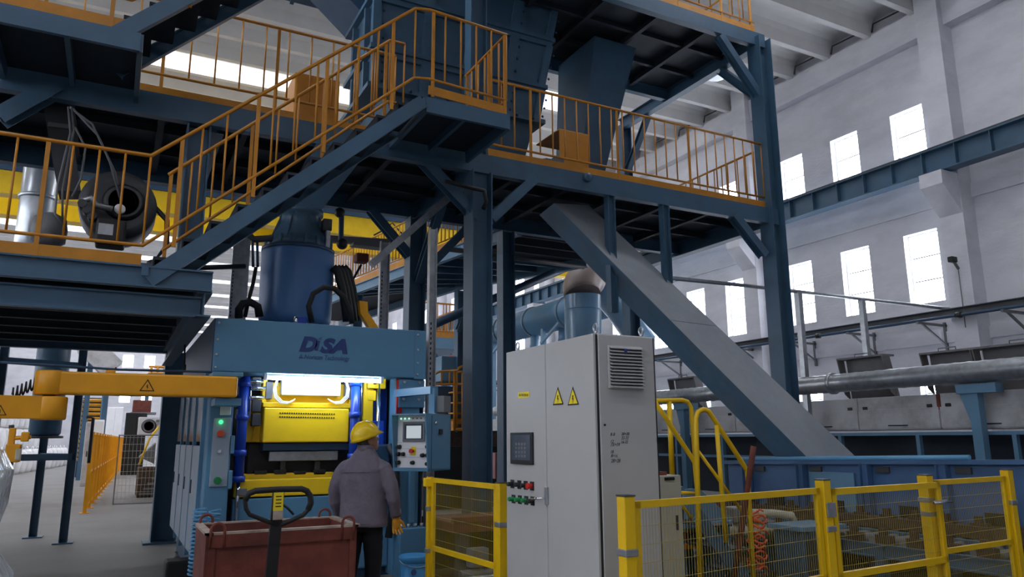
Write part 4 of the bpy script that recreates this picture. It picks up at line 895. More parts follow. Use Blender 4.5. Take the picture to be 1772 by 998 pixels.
q0, q1 = at(744, 826, Z=ZF), at(868, 838, Z=ZF)
f3 = thing('safety_fence', 'yellow mesh safety fence panel between operator panel and grey cabinet', 'fence', (q0.x, q0.y, 0))
post(f3, q0.x, q0.y, ZF+.01, .05); mesh_panel(f3, (q0.x+.01, q0.y-.05), (q1.x-.01, q1.y+.05), ZF, .1, mid=.6); post(f3, q1.x, q1.y, ZF+.01); clamp(f3, q1.x, q1.y, .9); clamp(f3, q0.x, q0.y, .92, .065); clamp(f3, q0.x, q0.y, .55, .065)
MB().bev((q0.x-.07, q0.y-.06, 1.12), (q0.x+.0, q0.y+.0, 1.2), .008).build('safety_switch', 'press_yellow', f3)

# ================================================================== yellow crossover stair behind the cabinet
cs = thing('crossover_stair', 'bright yellow tube handrails of a crossover stair behind the grey cabinet', 'stair rail', (5, 6, 0))
def tube(pts, Y, r=.024, par=cs, m_='fence_yellow', n=10, name='handrail'): return MB().path([at(x, y, Y=Y) for x, y in pts], r, n).build(name, m_, par)
tube(((1120, 693), (1180, 692), (1190, 695), (1196, 705), (1208, 860), (1216, 1040)), 6.2); tube(((1120, 676), (1150, 720), (1196, 790), (1202, 800), (1207, 850), (1213, 1035)), 6.0)
tube(((1212, 1035), (1206, 790), (1204, 724), (1208, 713), (1217, 708), (1226, 711), (1240, 732), (1288, 806), (1293, 815), (1296, 860), (1306, 1035)), 5.6)
tube(((1208, 780), (1283, 883)), 5.6, .016); tube(((1150, 835), (1206, 908)), 6.0, .016); tube(((1180, 852), (1207, 854)), 6.2, .018)
tube(((1240, 735), (1256, 938)), 5.6, .022); tube(((1158, 694), (1163, 820)), 6.2, .028)
for i in range(3):
    a = at(1225+i*28, 905+i*40, Y=5.8); MB().box((a.x-.12, 5.62, a.z-.02), (a.x+.14, 6.2, a.z)).build('tread', 'deck', cs)
for yy in (5.62, 6.2): MB().bar(at(1205, 890, Y=yy), at(1320, 1045, Y=yy), .02, .14).build('stringer', 'steel', cs)
sc2 = thing('small_cabinet', 'small beige electrical box behind the fence beside the grey cabinet', 'cabinet', (4.35, 5.3, 0))
a = at(1153, 900, Y=5.2); b_ = at(1182, 900, Y=5.2); zt = at(1167, 822, Y=5.2).z
MB().bev((a.x-.15, 5.2, 0), (b_.x, 5.5, zt), .008).build('body', 'beige', sc2); MB().bev((a.x-.14, 5.188, .05), (b_.x-.015, 5.2, zt-.06), .004).build('door', 'beige', sc2)
MB().box((b_.x-.09, 5.18, zt-.45), (b_.x-.065, 5.19, zt-.33)).build('handle', 'dark_grey', sc2)
for k in range(5): MB().box((a.x+.0+k*.022, 5.185, zt-.04), (a.x+.012+k*.022, 5.2, zt-.015)).build('vent_slot', 'black', sc2)
MB().box((a.x, 5.25, zt), (a.x+.07, 5.4, zt+.03)).build('top_block', 'rust', sc2)
tag(MB().path([at(1304, 772, Y=5.4), at(1297, 820, Y=5.42), at(1262, 1060, Y=5.6)], .028, 12).build('steel_bar', 'rust'), 'rusty brown steel bar leaning upright behind the fence', 'bar')
fpl = thing('floor_plate', 'dark floor plates added around the conveyors behind the yellow fence', 'floor plate', (6, 7, 0))
for k in range(6):
    for j_ in range(3): MB().bev((3.25+k*.98, 5.4+j_*1.5, 0), (4.21+k*.98, 6.88+j_*1.5, .012), .004).build('plate', 'rubble', fpl)  # dark sheets added to lower the floor tone behind the fence
ml = thing('mould_line', 'rust-brown mould transfer table with grey valve gear behind the fence', 'conveyor', (5, 8.2, 0))
MB().bev((3.35, 7.75, .55), (7.2, 8.7, .66), .015).build('table_plate', 'rust', ml); MB().bev((3.35, 7.72, .66), (7.2, 7.8, .72), .01).build('guide_rail', 'rust', ml)
MB().bev((3.4, 8.6, .05), (7.2, 8.7, .55), .01).build('back_skirt', 'black', ml)
for k in range(5): MB().box((3.45+k*.88, 7.8, 0), (3.57+k*.88, 7.92, .55)).build('leg', 'dark_grey', ml)
for k in range(4): MB().bev((3.5+k*.9, 7.6, .2), (3.72+k*.9, 7.74, .4), .02).build('valve_box', 'mid_grey', ml); MB().cyl((3.4+k*.9, 7.66, .14), (4.2+k*.9, 7.66, .14), .045, 12).build('air_cylinder', 'mid_grey', ml)
MB().path([(3.4, 7.62, .1), (5, 7.58, .12), (7.5, 7.62, .1)], .02, 8).build('air_pipe', 'galv', ml)
# hydraulic pusher, cylinder, orange hose, blue table behind the fence
bt = thing('pusher_table', 'pale blue steel table with sloping cheek behind the fence', 'table', (5.6, 6.5, 0))
MB().bev((4.6, 6.3, .62), (6.0, 7.0, .68), .01).build('table_top', 'steel_light', bt); MB().bev((4.4, 6.6, .95), (5.6, 7.1, 1.03), .01).build('upper_shelf', 'steel_light', bt)
MB().prism([(5.55, 6.35, .68), (6.05, 6.35, .68), (5.6, 6.35, 1.02), (5.4, 6.35, 1.02), (5.4, 6.35, .68)], (0, .03, 0)).build('cheek', 'steel_light', bt)
MB().prism([(5.55, 7.0, .68), (6.05, 7.0, .68), (5.6, 7.0, 1.02), (5.4, 7.0, 1.02), (5.4, 7.0, .68)], (0, .03, 0)).build('cheek', 'steel_light', bt)
for x in (4.7, 5.9): 
    for y in (6.35, 6.95): MB().box((x-.05, y-.05, 0), (x+.05, y+.05, .62)).build('leg', 'steel', bt)
MB().bar((4.6, 6.32, .45), (5.5, 6.32, .45), .04, .05).build('yellow_rail', 'rail_yellow', bt); MB().box((4.6, 6.34, .5), (5.4, 6.4, .58)).build('apron', 'rust', bt)
MB().box((5.0, 6.5, .68), (5.5, 6.9, .9)).build('drive_block', 'dark_grey', bt)
pc = thing('pneumatic_cylinder', 'dusty ivory pneumatic cylinder with ribbed end cap behind the fence', 'cylinder', (7, 6.8, .8))
a = at(1180, 905, Y=6.9); b_ = at(1375, 925, Y=6.5)
MB().cyl(a, b_, .085, 24).build('barrel', 'pale_ivory', pc)
e = (b_-a).normalized(); MB().bar(b_-e*.02, b_+e*.16, .26, .26).build('end_cap', 'pale_ivory', pc); MB().bar(a-e*.1, a+e*.02, .24, .24).build('end_cap', 'pale_ivory', pc)
for k in range(6): MB().bar(b_+e*.162+V((0, 0, -.1+k*.04)), b_+e*.17+V((0, 0, -.1+k*.04)), .18, .016).build('cap_rib', 'dark_grey', pc)
for s in (-.1, .1): MB().cyl(a+V((0, -.05, s)), b_+V((0, -.05, s)), .014, 8).build('tie_rod', 'dark_grey', pc)
pm_ = (a+b_)/2; MB().path([pm_+V((-.1, 0, .1)), pm_+V((.1, -.05, .18)), pm_+V((.45, -.1, .16)), pm_+V((.75, -.1, .12)), pm_+V((.8, -.1, .02))], .045, 12).build('feed_pipe', 'pale_ivory', pc)
MB().bev(pm_+V((-.15, -.12, .08)), pm_+V((.12, .1, .25)), .02).build('valve_block', 'mid_grey', pc); MB().bev(pm_+V((.15, -.1, .08)), pm_+V((.32, .1, .2)), .02).build('valve_block', 'rust_pale', pc)
for x in (a.x+.2, b_.x-.1): MB().box((x-.06, 6.6, 0), (x+.06, 6.8, pm_.z-.08)).build('stand', 'steel', pc)
oc = []
for k in range(150): t = k/149; a_ = k*.52; q = at(1310, 885+t*110, Y=5.95); oc.append(q+V((cos(a_)*(.09+.03*sin(k*.3)), sin(a_)*.08, .02*sin(k*1.7))))
tag(MB().path(oc, .011, 6).build('coiled_hose', 'orange_hose'), 'tangled orange coiled hose hanging behind the fence', 'hose')
bb = thing('valve_stand', 'blue steel box stand under the ivory cylinder', 'stand', (7.2, 6.1, 0))
MB().bev((6.7, 6.0, 0), (7.3, 6.4, .55), .01).build('box', 'steel', bb); MB().bev((6.65, 5.95, .55), (7.35, 6.45, .6), .006).build('top_plate', 'steel_light', bb); MB().box((6.75, 5.99, .1), (7.0, 6.0, .45)).build('access_door', 'dark_grey', bb)
# cooling-line trough, runs along the wall direction
XT = 8.4
tr = thing('vibrating_trough', 'long blue plate-sided trough conveyor under the chute end', 'conveyor', (9, 5, 0))
def zrim(y): return 1.2+(8.03-y)*.0244
MB().hexa([(XT, 8.85, .45), (XT+.06, 8.85, .45), (XT+.06, 0, .45), (XT, 0, .45), (XT, 8.85, zrim(8.85)), (XT+.06, 8.85, zrim(8.85)), (XT+.06, 0, zrim(0)), (XT, 0, zrim(0))]).build('near_side_plate', 'trough_blue', tr)
MB().hexa([(XT+1.2, 8.85, .45), (XT+1.26, 8.85, .45), (XT+1.26, 0, .45), (XT+1.2, 0, .45), (XT+1.2, 8.85, zrim(8.85)), (XT+1.26, 8.85, zrim(8.85)), (XT+1.26, 0, zrim(0)), (XT+1.2, 0, zrim(0))]).build('far_side_plate', 'trough_blue', tr)
MB().bar((XT, 8.87, zrim(8.87)), (XT, 0, zrim(0)), .14, .05).build('rim', 'trough_blue', tr); MB().box((XT, 0, .45), (XT+1.25, 8.85, .5)).build('pan', 'dark_grey', tr)
MB().cyl((XT-.02, 8.6, zrim(8.6)+.05), (XT-.02, 5.1, zrim(5.1)+.05), .03, 10).build('rim_tube', 'hose_blue', tr)
for k in range(9):
    y = 8.4-k*1.0; MB().ibeam((XT-.06, y, 0), (XT-.06, y, zrim(y)-.03), .12, .1, .012, .01, up=(0, 1, 0)).build('side_post', 'trough_blue', tr); MB().box((XT-.03, y-.3, zrim(y)-.12), (XT+.0, y-.12, zrim(y)-.05)).build('clip', 'dark_grey', tr)
MB().box((XT-.03, 6.6, .6), (XT-.0, 7.3, 1.1)).build('access_plate', 'steel_light', tr)
for k in range(8): y = 7.9-k*1.0; MB().box((XT-.05, y-.12, .62), (XT-.01, y+.1, .75)).build('vent_block', 'black', tr)
# roller bed in front of the trough
rb = thing('roller_conveyor', 'low dusty roller conveyor frame with pallet dogs behind the fence', 'conveyor', (7.8, 5, 0))
for x, z in ((7.36, .42), (7.86, .5), (8.26, .55)): MB().ibeam((x, 8.85, z-.06), (x, .5, z-.06), .14, .08).build('side_rail', 'steel', rb)
rl = MB().cyl((-.4, 0, 0), (.4, 0, 0), .045, 12).mesh('roller', 'mid_grey')
for k in range(44): shared('roller', rl, rb, (7.82, .7+k*.185, .45))
dg = MB().box((-.04, -.09, 0), (.04, .09, .1)).box((-.03, -.02, .1), (.03, .05, .17)).mesh('pallet_dog', 'rubble')
for k in range(22): shared('pallet_dog', dg, rb, (8.2, 1.0+k*.36, .55)); shared('pallet_dog', dg, rb, (7.4, 1.2+k*.36, .42))
MB().box((8.1, .6, .5), (8.3, 8.8, .62)).build('sand_bed', 'rubble', rb)
for k in range(6):
    for x in (7.36, 8.26): MB().box((x-.05, 1+k*1.5, 0), (x+.05, 1.1+k*1.5, .4)).build('leg', 'steel', rb)
# hooded cooling line
XH = 11.3
hl = thing('cooling_hood', 'long row of dusty white hood boxes with hinged doors along the line', 'hood', (12, 8, 0))
zb0, zt0 = 1.66, 2.2
y = 0.0; k = 0
while y < 26:
    y2 = y+1.45
    MB().bev((XH, y+.006, zb0), (XH+1.2, y2-.006, zt0), .008).build('hood_box', 'hood_white', hl)
    d = MB().bev((XH-.015, y+.01, zb0+.02), (XH, y2-.01, zb0+.34), .004).build('hood_door', 'hood_white', hl)
    MB().path([(XH-.015, y+.55, zb0+.07), (XH-.05, y+.57, zb0+.07), (XH-.05, y+.87, zb0+.07), (XH-.015, y+.89, zb0+.07)], .01, 6).build('door_handle', 'black', d)
    for yy in (y+.15, y2-.15): MB().bev((XH-.03, yy-.04, zb0+.34), (XH, yy+.04, zb0+.39), .006).build('hinge', 'black', d)
    if k % 2: MB().box((XH-.012, y-.03, zb0+.3), (XH, y+.03, zt0)).build('strap', 'rust', hl)
    y = y2; k += 1
lf = thing('line_frame', 'open blue steel frame carrying the white hoods', 'frame', (11.6, 8, 0))
for z in (1.62, 1.2): MB().box((XH-.08, 0, z-.05), (XH+.02, 26, z)).build('long_rail', 'steel_light', lf); MB().box((XH+1.15, 0, z-.05), (XH+1.25, 26, z)).build('long_rail', 'steel', lf)
for k in range(18):
    yy = .4+k*1.45; MB().box((XH-.07, yy-.06, 0), (XH+.01, yy+.0, 1.6)).build('leg', 'steel_light', lf); MB().box((XH+1.16, yy-.06, 0), (XH+1.24, yy, 1.6)).build('leg', 'steel', lf)
MB().box((XH+.5, 0, .4), (XH+.54, 26, 1.6)).build('inner_screen', 'deck', lf)
# lids tipped open, each standing on the hood row
def lid(y0, y1, z1, lab):
    t = thing('hood_lid', lab, 'lid', (XH+.3, (y0+y1)/2, zt0))
    b = MB().hexa([(XH+.42, y0, zt0), (XH+.42, y1, zt0), (XH+.5, y1, zt0), (XH+.5, y0, zt0), (XH+.30, y0+.04, z1), (XH+.30, y1-.04, z1), (XH+.38, y1-.04, z1), (XH+.38, y0+.04, z1)])
    b.build('lid_plate', 'lid_grey', t); MB().box((XH+.12, y0-.02, z1-.02), (XH+.42, y1+.02, z1+.01)).build('rim', 'lid_grey', t)
    for e in (y0, y1): MB().prism([(XH+.40, e, zt0), (XH+.30, e, z1), (XH+.12, e, z1), (XH+.26, e, zt0+.1)], (0, .02, 0)).build('cheek', 'lid_grey', t)
    ym = (y0+y1)/2; MB().path([(XH+.2, ym-.14, z1), (XH+.2, ym-.14, z1+.06), (XH+.2, ym+.14, z1+.06), (XH+.2, ym+.14, z1)], .01, 6).build('handle', 'mid_grey', t)
ya, yb = at(1462, 640, X=XH+.3).y, at(1540, 640, X=XH+.3).y; lid(yb, ya, 2.92, 'grey lid tipped open beside the slim grey post')
ya, yb = at(1607, 640, X=XH+.3).y, at(1697, 640, X=XH+.3).y; lid(yb+.02, ya, 2.86, 'grey lid tipped open behind the blue T-shaped support'); lid(yb-1.3, yb-.02, 2.86, 'grey lid tipped open at the frame end of the hood row')
ya, yb = at(1165, 640, X=XH+.3).y, at(1210, 640, X=XH+.3).y; lid(yb, ya, 2.9, 'grey lid tipped open under the slanted chute')
# spiral duct
XD = 11.0; zd = 2.46
sd = thing('spiral_duct', 'long spiral-wound galvanised duct above the white hoods', 'duct', (XD, 9, zd))
n = 300; b = MB(); rr = .155; pts = [(XD, .5+k*(22-.5)/n, zd+.002*(9-(.5+k*(21.5)/n))) for k in range(n+1)]
b.path(pts, rr, 24, rs=[rr+(.006 if k % 3 == 0 else 0) for k in range(n+1)]).build('duct', 'galv', sd)
yc = at(1441, 660, X=XD).y; MB().lathe((XD, yc, zd), [(rr, -.03), (rr+.03, -.03), (rr+.03, .03), (rr, .03)], 24, 'Y').build('clamp_ring', 'galv', sd)
for yy, lab in ((at(1690, 700, X=XD).y, 'blue T-shaped duct support near the fence end'), (at(1183, 700, X=XD).y, 'blue T-shaped duct support behind the yellow stair rails')):
    t = thing('duct_support', lab, 'support', (XD, yy, 0))
    MB().box((XD-.07, yy-.07, 0), (XD+.07, yy+.07, zd-.3)).build('post', 'steel_light', t); MB().box((XD-.1, yy-.35, zd-.3), (XD+.1, yy+.22, zd-.17)).build('cross_arm', 'steel_light', t)
    MB().prism([(XD-.05, yy+.07, zd-.3), (XD-.05, yy+.2, zd-.3), (XD-.05, yy+.07, zd-.75)], (.1, 0, 0)).build('gusset', 'steel_light', t)
# ================================================================== far machinery seen between the columns
fp = thing('far_platform', 'small distant blue platform with yellow railing beyond the machine', 'platform', at(780, 640, Y=22))
a = at(735, 582, Y=22); b_ = at(808, 590, Y=22)
MB().box((a.x, 22, a.z-.35), (b_.x, 24.5, a.z)).build('deck', 'steel_light', fp)
for x in (a.x+.3, b_.x-.15): MB().box((x-.12, 22.1, 0), (x+.12, 22.34, a.z-.35)).build('column', 'steel_light', fp)
MB().bar((b_.x-1.2, 22.2, a.z-.4), (b_.x-.2, 22.2, a.z-1.6), .15, .15).build('brace', 'steel', fp); MB().bar((a.x+.5, 22.2, a.z-2.2), (a.x+1.2, 22.2, a.z-.4), .15, .15).build('brace', 'steel', fp)
railing('distant yellow railing on the small blue platform beyond the machine', [(a.x, 22, a.z), (b_.x, 22, a.z), (b_.x, 24.5, a.z)], [(.05, .5, .97), (.5, .97)], h=1.1, lo=.2, sp=.2, toe=(0, 1), r=.03, rb=.018, toe_h=.2)
fb = thing('mould_store', 'distant pale blue and brown machine housing beyond the operator panel', 'machine', at(790, 700, Y=17))
for x0_, y0_, x1_, y1_, m_, nm in ((764, 616, 792, 660, 'steel_light', 'blue_housing'), (790, 612, 820, 662, 'brown_box', 'brown_housing'), (752, 668, 800, 692, 'machine_dark', 'support_beam'), (776, 690, 800, 740, 'machine_dark', 'support_leg'), (790, 724, 802, 757, 'rail_yellow', 'orange_panel'), (800, 730, 830, 770, 'steel', 'blue_panel'), (756, 694, 774, 725, 'mid_grey', 'pump_block')):
    bp(x0_, y0_, x1_, y1_, 17.0 if 'yellow' not in m_ else 16.6, .8, .02).build(nm, m_, fb)
bp(735, 745, 900, 775, 16.5, .5).build('sand_ledge', 'rubble', fb); bp(735, 772, 900, 900, 16.2, 1).build('dark_base', 'black', fb)
MB().path([at(788, 742, Y=16.4), at(830, 725, Y=16.4)], .09, 10).build('blue_strut', 'machine_dark', fb)
fr = thing('far_stair_rail', 'distant yellow stair rails beside the brown housing', 'stair rail', at(795, 745, Y=16.3))
def ftube(pts, r=.028): MB().path([at(x, y, Y=16.3) for x, y in pts], r, 8).build('rail', 'rail_yellow', fr)
ftube(((752, 664), (752, 648), (760, 643), (792, 640))); ftube(((752, 665), (812, 664))); ftube(((790, 745), (790, 645), (794, 636), (803, 632), (822, 630))); ftube(((786, 642), (786, 745))); ftube(((790, 644), (820, 640)))
for x in (764, 778): ftube(((x, 642), (x, 665)), .022)
for x in (800, 808): ftube(((x, 641), (x, 740)), .022)
ftube(((788, 742), (820, 744)), .04)
for k in range(4): p = at(795, 680+k*18, Y=16.5); MB().box((p.x-.2, 16.35, p.z), (p.x+.5, 16.7, p.z+.03)).build('step', 'rail_yellow', fr)
pk = thing('warning_box', 'small pink switch box with a warning triangle behind the grey cabinet', 'box', at(866, 830, Y=12))
bp(857, 783, 880, 828, 12.0, .2).build('body', 'pink_panel', pk); tri(pk, at(865, 802, Y=11.99), .055, (1, 0, 0), (0, 0, 1), 'ink')
p = at(868, 828, Y=12.05); MB().box((p.x-.05, 12.05, 0), (p.x+.05, 12.15, p.z)).build('stand', 'steel', pk)

# ================================================================== background left
si = thing('day_silo', 'slim blue vessel on blue legs behind the yellow jib arms', 'silo', (-.95, 14.5, 0))
a = at(62, 620, Y=14.6); b_ = at(122, 620, Y=14.6); cx = (a.x+b_.x)/2; r = (b_.x-a.x)/2
zc0 = at(95, 756, Y=14.6).z
MB().lathe((cx, 14.6, zc0), [(.05, 0), (.2, .02), (.23, .06), (.235, .62), (r, .95), (r, 1.6)], 32).build('vessel', 'steel', si)
MB().lathe((cx, 14.6, zc0), [(.27, -.02), (.27, .02)], 24).build('flange', 'dark_grey', si)
for k, (x, y) in enumerate((((-.53), 13.98), ((-1.01), 15.06), ((-1.6), 14.0))):
    l_ = MB().channel((x, y, 0), (x, y, 3.05), .12, .1, .01, up=(1, 0, 0)).build('leg', 'steel', si); MB().box((x-.14, y-.14, 0), (x+.14, y+.14, .02)).build('base_plate', 'steel', l_)
z = at(110, 790, Y=14.2).z
for p, q in (((-.53, 13.98), (-1.6, 14.0)), ((-.53, 13.98), (-1.01, 15.06))): MB().bar((p[0], p[1], z), (q[0], q[1], z), .08, .1).build('tie', 'steel', si)
MB().bar((-.53, 13.98, 2.75), (-1.6, 14.0, 2.8), .08, .1).build('tie', 'steel', si)
MB().path([(-.4, 14.4, 1.95), (-.3, 14.4, 1.93), (-.3, 14.4, 1.2)], .025, 8).build('drain_pipe', 'dark_grey', si)
ff0 = at(146, 888, Z=0); ff1 = V((.66, 52, 0)); hft = at(157, 747, Y=ff0.y).z
ff = thing('yellow_screen_fence', 'long yellow mesh fence receding down the hall', 'fence', ff0)
d_ = (ff1-ff0); L = d_.length; n = 22
for k in range(n+1):
    p = ff0+d_*(k/n); MB().box(p+V((-.04, -.04, 0)), p+V((.04, .04, hft))).build('post', 'arm_yellow', ff); MB().box(p+V((-.1, -.08, 0)), p+V((.1, .08, .015))).build('post_base', 'arm_yellow', ff)
for z in (.15, hft/2, hft-.03): MB().bar(ff0+V((0, 0, z)), ff1+V((0, 0, z)), .03, .05).build('rail', 'arm_yellow', ff)
b = MB()
for k in range(700): p = ff0+d_*(k/700); b.bar(p+V((0, 0, .15)), p+V((0, 0, hft)), .008, .012, (1, 0, 0))
b.build('wire_mesh', 'arm_yellow', ff, kind='stuff')
mf = thing('grey_mesh_fence', 'see-through thin mesh fence panel beside the long yellow fence', 'fence', at(230, 880, Z=0))
mesh_panel(mf, (.15, 20.6), (2.2, 20.6), 1.7, .1, 'mid_grey', 'beige', None, .025, .08, .16, .003)
dbx = [at(x, y, Z=0) for x, y in ((232, 872), (300, 872))]
dm = thing('sand_machine', 'pale grey sand machine with sloping hopper behind the mesh fence', 'machine', (2, 26, 0))
MB().bev((.75, 23.9, .0), (3.2, 25.5, .8), .02).build('dark_base', 'rubble', dm); MB().bev((1.25, 24.1, .8), (3.2, 25.4, 2.1), .02).build('body', 'hood_white', dm)
for k in range(5): MB().bar((.8+k*.1, 23.86, .1+k*.14), (2.4, 23.86, .1+k*.14), .04, .05).build('ledge', 'mid_grey', dm)
MB().box((1.1, 24.05, 2.1), (3.2, 25.4, 2.15)).build('top_plate', 'mid_grey', dm)
MB().prism([(.75, 24.3, 1.1), (1.15, 24.3, 1.5), (1.15, 24.3, .9)], (0, 1, 0)).build('hopper', 'mid_grey', dm)
MB().path([(.75, 24, .9), (.95, 24, 1.6), (1.2, 24, 2.0)], .03, 8).build('yellow_rail', 'press_yellow', dm)
ac = thing('air_conditioner', 'white air conditioner outdoor unit with round fan grille', 'air conditioner', (1.5, 24.6, 2.15))
c = at(264, 737, Y=24.5); w2 = .38
MB().bev((c.x-w2, 24.5, c.z-.26), (c.x+w2, 24.8, c.z+.26), .02).build('casing', 'white_paint', ac); MB().lathe((c.x-.1, 24.5, c.z), [(.0, -.01), (.2, -.012), (.2, 0)], 24, 'Y').build('fan_grille', 'dark_grey', ac)
for k in range(4): MB().lathe((c.x-.1, 24.485, c.z), [(.03+.045*k, -.005), (.04+.045*k, -.005), (.04+.045*k, 0)], 24, 'Y').build('grille_ring', 'mid_grey', ac)
MB().box((c.x-w2, 24.55, 2.15), (c.x+w2, 24.7, c.z-.26)).build('bracket', 'mid_grey', ac)
def cab(name, lab, x0_, y0_, x1_, y1_, Y, m_, cat='cabinet', z0=0):
    t = thing(name, lab, cat, at((x0_+x1_)/2, 760, Y=Y)); a = at(x0_, (y0_+y1_)/2, Y=Y); b_ = at(x1_, (y0_+y1_)/2, Y=Y); z1 = at((x0_+x1_)/2, y0_, Y=Y).z; t.location.z = z0
    MB().bev((a.x, Y, z0), (b_.x, Y+.8, z1), .02).build('body', m_, t)
    n_ = 2 if b_.x-a.x > .9 else 1
    for k in range(n_): u0 = a.x+(b_.x-a.x)*k/n_; u1 = a.x+(b_.x-a.x)*(k+1)/n_; d = MB().bev((u0+.02, Y-.02, z0+.1), (u1-.02, Y, z1-.05), .01).build('door', m_, t); MB().box((u1-.12, Y-.04, (z0+z1)/2-.1), (u1-.08, Y-.02, (z0+z1)/2+.1)).build('handle', 'dark_grey', d)
    return t
cab('steel_locker', 'white two-door steel cabinet far down the hall', 184, 704, 212, 745, 56, 'white_paint'); cab('steel_locker', 'low white cabinet beside the yellow louvre cabinet', 161, 726, 180, 748, 34, 'white_paint')
cab('machine_console', 'pale grey console behind the bulk bags', 146, 730, 158, 790, 31, 'hood_white'); cab('core_machine', 'black machine block under the rusty box far down the hall', 217, 714, 254, 745, 40, 'black', 'machine')
t = cab('rusty_hopper', 'rusty brown box on top of the black machine block', 230, 692, 262, 711, 40.1, 'rust', 'hopper', z0=at(240, 713, Y=40.1).z); MB().box((t.location.x-.6, 40, t.location.z-.1), (t.location.x+.5, 40.9, t.location.z)).build('rim', 'mid_grey', t)
lv = thing('louvre_cabinet', 'yellow louvred cabinet between blue posts far down the hall', 'cabinet', at(160, 790, Y=39)); lv.location.z = 0
a = at(144, 690, Y=39); b_ = at(176, 690, Y=39); z1 = at(160, 688, Y=39).z
MB().box((a.x, 39.05, 0), (b_.x, 39.6, z1)).build('body', 'dark_grey', lv)
lm = MB().box((0, -.05, -.05), (b_.x-a.x, .05, .05)).mesh('slat', 'amber_strip')
for k in range(14): shared('slat', lm, lv, (a.x, 39, z1-.12-k*.2), rot=(.5, 0, 0))
for x in (a.x-.12, b_.x+.12): MB().box((x-.12, 38.95, 0), (x+.12, 39.2, z1+.6)).build('post', 'steel_light', lv)
fy = thing('far_guard_rail', 'yellow guard rail high up beside the far windows', 'railing', at(275, 640, Y=47)); fy.location.z = 0
p, q = at(255, 646, Y=47), at(292, 646, Y=47); MB().box((p.x, 46.9, p.z-.2), (q.x, 48, p.z)).build('deck', 'steel', fy)
for x in (p.x+.1, q.x-.1): MB().box((x-.1, 47.4, 0), (x+.1, 47.6, p.z-.2)).build('post', 'steel', fy)
for p, q in (((257, 634), (286, 635)), ((262, 634), (262, 645)), ((273, 634), (273, 645)), ((285, 634), (285, 645)), ((257, 645), (290, 646))): MB().path([at(p[0], p[1], Y=47), at(q[0], q[1], Y=47)], .08, 6).build('rail', 'rail_yellow', fy)
# inclined conveyor at the far left
ic = thing('inclined_conveyor', 'pale inclined conveyor casing far behind the blue silo', 'conveyor', at(180, 640, Y=36)); ic.location.z = 0
for px_ in (158, 190): p = at(px_, 620, Y=36); MB().box((p.x-.1, 35.9, 0), (p.x+.1, 36.1, p.z)).build('leg', 'steel', ic)
MB().bar(at(150, 596, Y=36), at(196, 640, Y=36), 1.2, .9).build('casing', 'hood_white', ic); MB().bar(at(176, 600, Y=35.6), at(196, 640, Y=35.6), .2, .3).build('side_rail', 'rust', ic)
# bulk bags
def bag(x, y, s, h, lab, z0=0, loops=True):
    b = MB(); n, mrow = 20, 9; base = len(b.v)
    for i in range(mrow):
        t = i/(mrow-1); z = z0+h*t; rr = s*(.90+.14*sin(pi*min(1, t*1.05)))*(1 if t < .92 else .8)
        for k in range(n):
            a = 2*pi*k/n; c_, s_ = cos(a), sin(a); e = 4.0; rad = rr/((abs(c_)**e+abs(s_)**e)**(1/e))*(1+random.uniform(-.03, .03))
            b.v.append(V((x+c_*rad, y+s_*rad, z)))
    for i in range(mrow-1):
        for k in range(n): b.f.append([base+i*n+k, base+i*n+(k+1) % n, base+(i+1)*n+(k+1) % n, base+(i+1)*n+k]); b.sm.append(True)
    b.f.append([base+(mrow-1)*n+k for k in range(n)]); b.sm.append(True); b.f.append([base+k for k in range(n)][::-1]); b.sm.append(False)
    t = thing('bulk_bag', lab, 'bag', (x, y, z0), 'white bulk bags stacked on the floor')
    b.build('sack', 'bag_white', t)
    for sx in ((-1, 1) if loops else ()): MB().path([(x+sx*s*.6, y-s*.5, z0+h*.95), (x+sx*s*.5, y-s*.2, z0+h*1.12), (x+sx*s*.6, y+s*.3, z0+h*.95)], .025, 6).build('lifting_loop', 'bag_white', t)
g0 = at(0, 826, Z=0); g1 = at(150, 800, Z=0); gd = (g1-g0); nb = int(gd.length/1.26)
gs = V((-gd.y, gd.x, 0)).normalized()*.62
for k in range(min(nb, 14)): p = g0+gd*(k/nb)+gs; bag(p.x, p.y, .54, 1.15, 'white bulk bag at floor level in the row behind the silo legs')
for k in range(min(nb-1, 13)): p = g0+gd*((k+.6)/nb)+gs*3.0; bag(p.x, p.y, .54, 1.15, 'white bulk bag second from the floor in the back row' , 1.152, k < 4); bag(p.x, p.y, .54, 1.15, 'white bulk bag bearing another bag in the back row', 0, False)
for k in range(4, min(nb-1, 13)): p = g0+gd*((k+.6)/nb)+gs*3.0; bag(p.x, p.y, .52, 1.1, 'white bulk bag topmost in a three-high stack of the back row', 2.304)
# ================================================================== foreground
# scrap bin
bn = thing('scrap_bin', 'rusty brown steel scrap bin with corner loops on the pallet truck', 'bin', (1.28, 6.7, 0))
bx0_, bx1_, by0, by1, zb_, zt_ = .70, 1.87, 6.33, 7.1, .12, .85
for nm, a, b_ in (('front_wall', (bx0_, by0, zb_), (bx1_, by0+.03, zt_)), ('back_wall', (bx0_, by1-.03, zb_), (bx1_, by1, zt_)), ('end_wall', (bx0_, by0+.03, zb_), (bx0_+.03, by1-.03, zt_)), ('end_wall', (bx1_-.03, by0+.03, zb_), (bx1_, by1-.03, zt_))):
    MB().box(a, b_).build(nm, 'rust', bn)
MB().box((bx0_+.03, by0+.03, zb_), (bx1_-.03, by1-.03, zb_+.03)).build('bottom', 'rust', bn)
for y in (by0, by1): MB().box((bx0_-.01, y-.02, zt_-.005), (bx1_+.01, y+.03, zt_+.012)).build('rim', 'rust_pale', bn)
for x in (bx0_, bx1_-.03): MB().box((x-.01, by0-.02, zt_-.005), (x+.05, by1+.03, zt_+.014)).build('rim', 'rust_pale', bn)
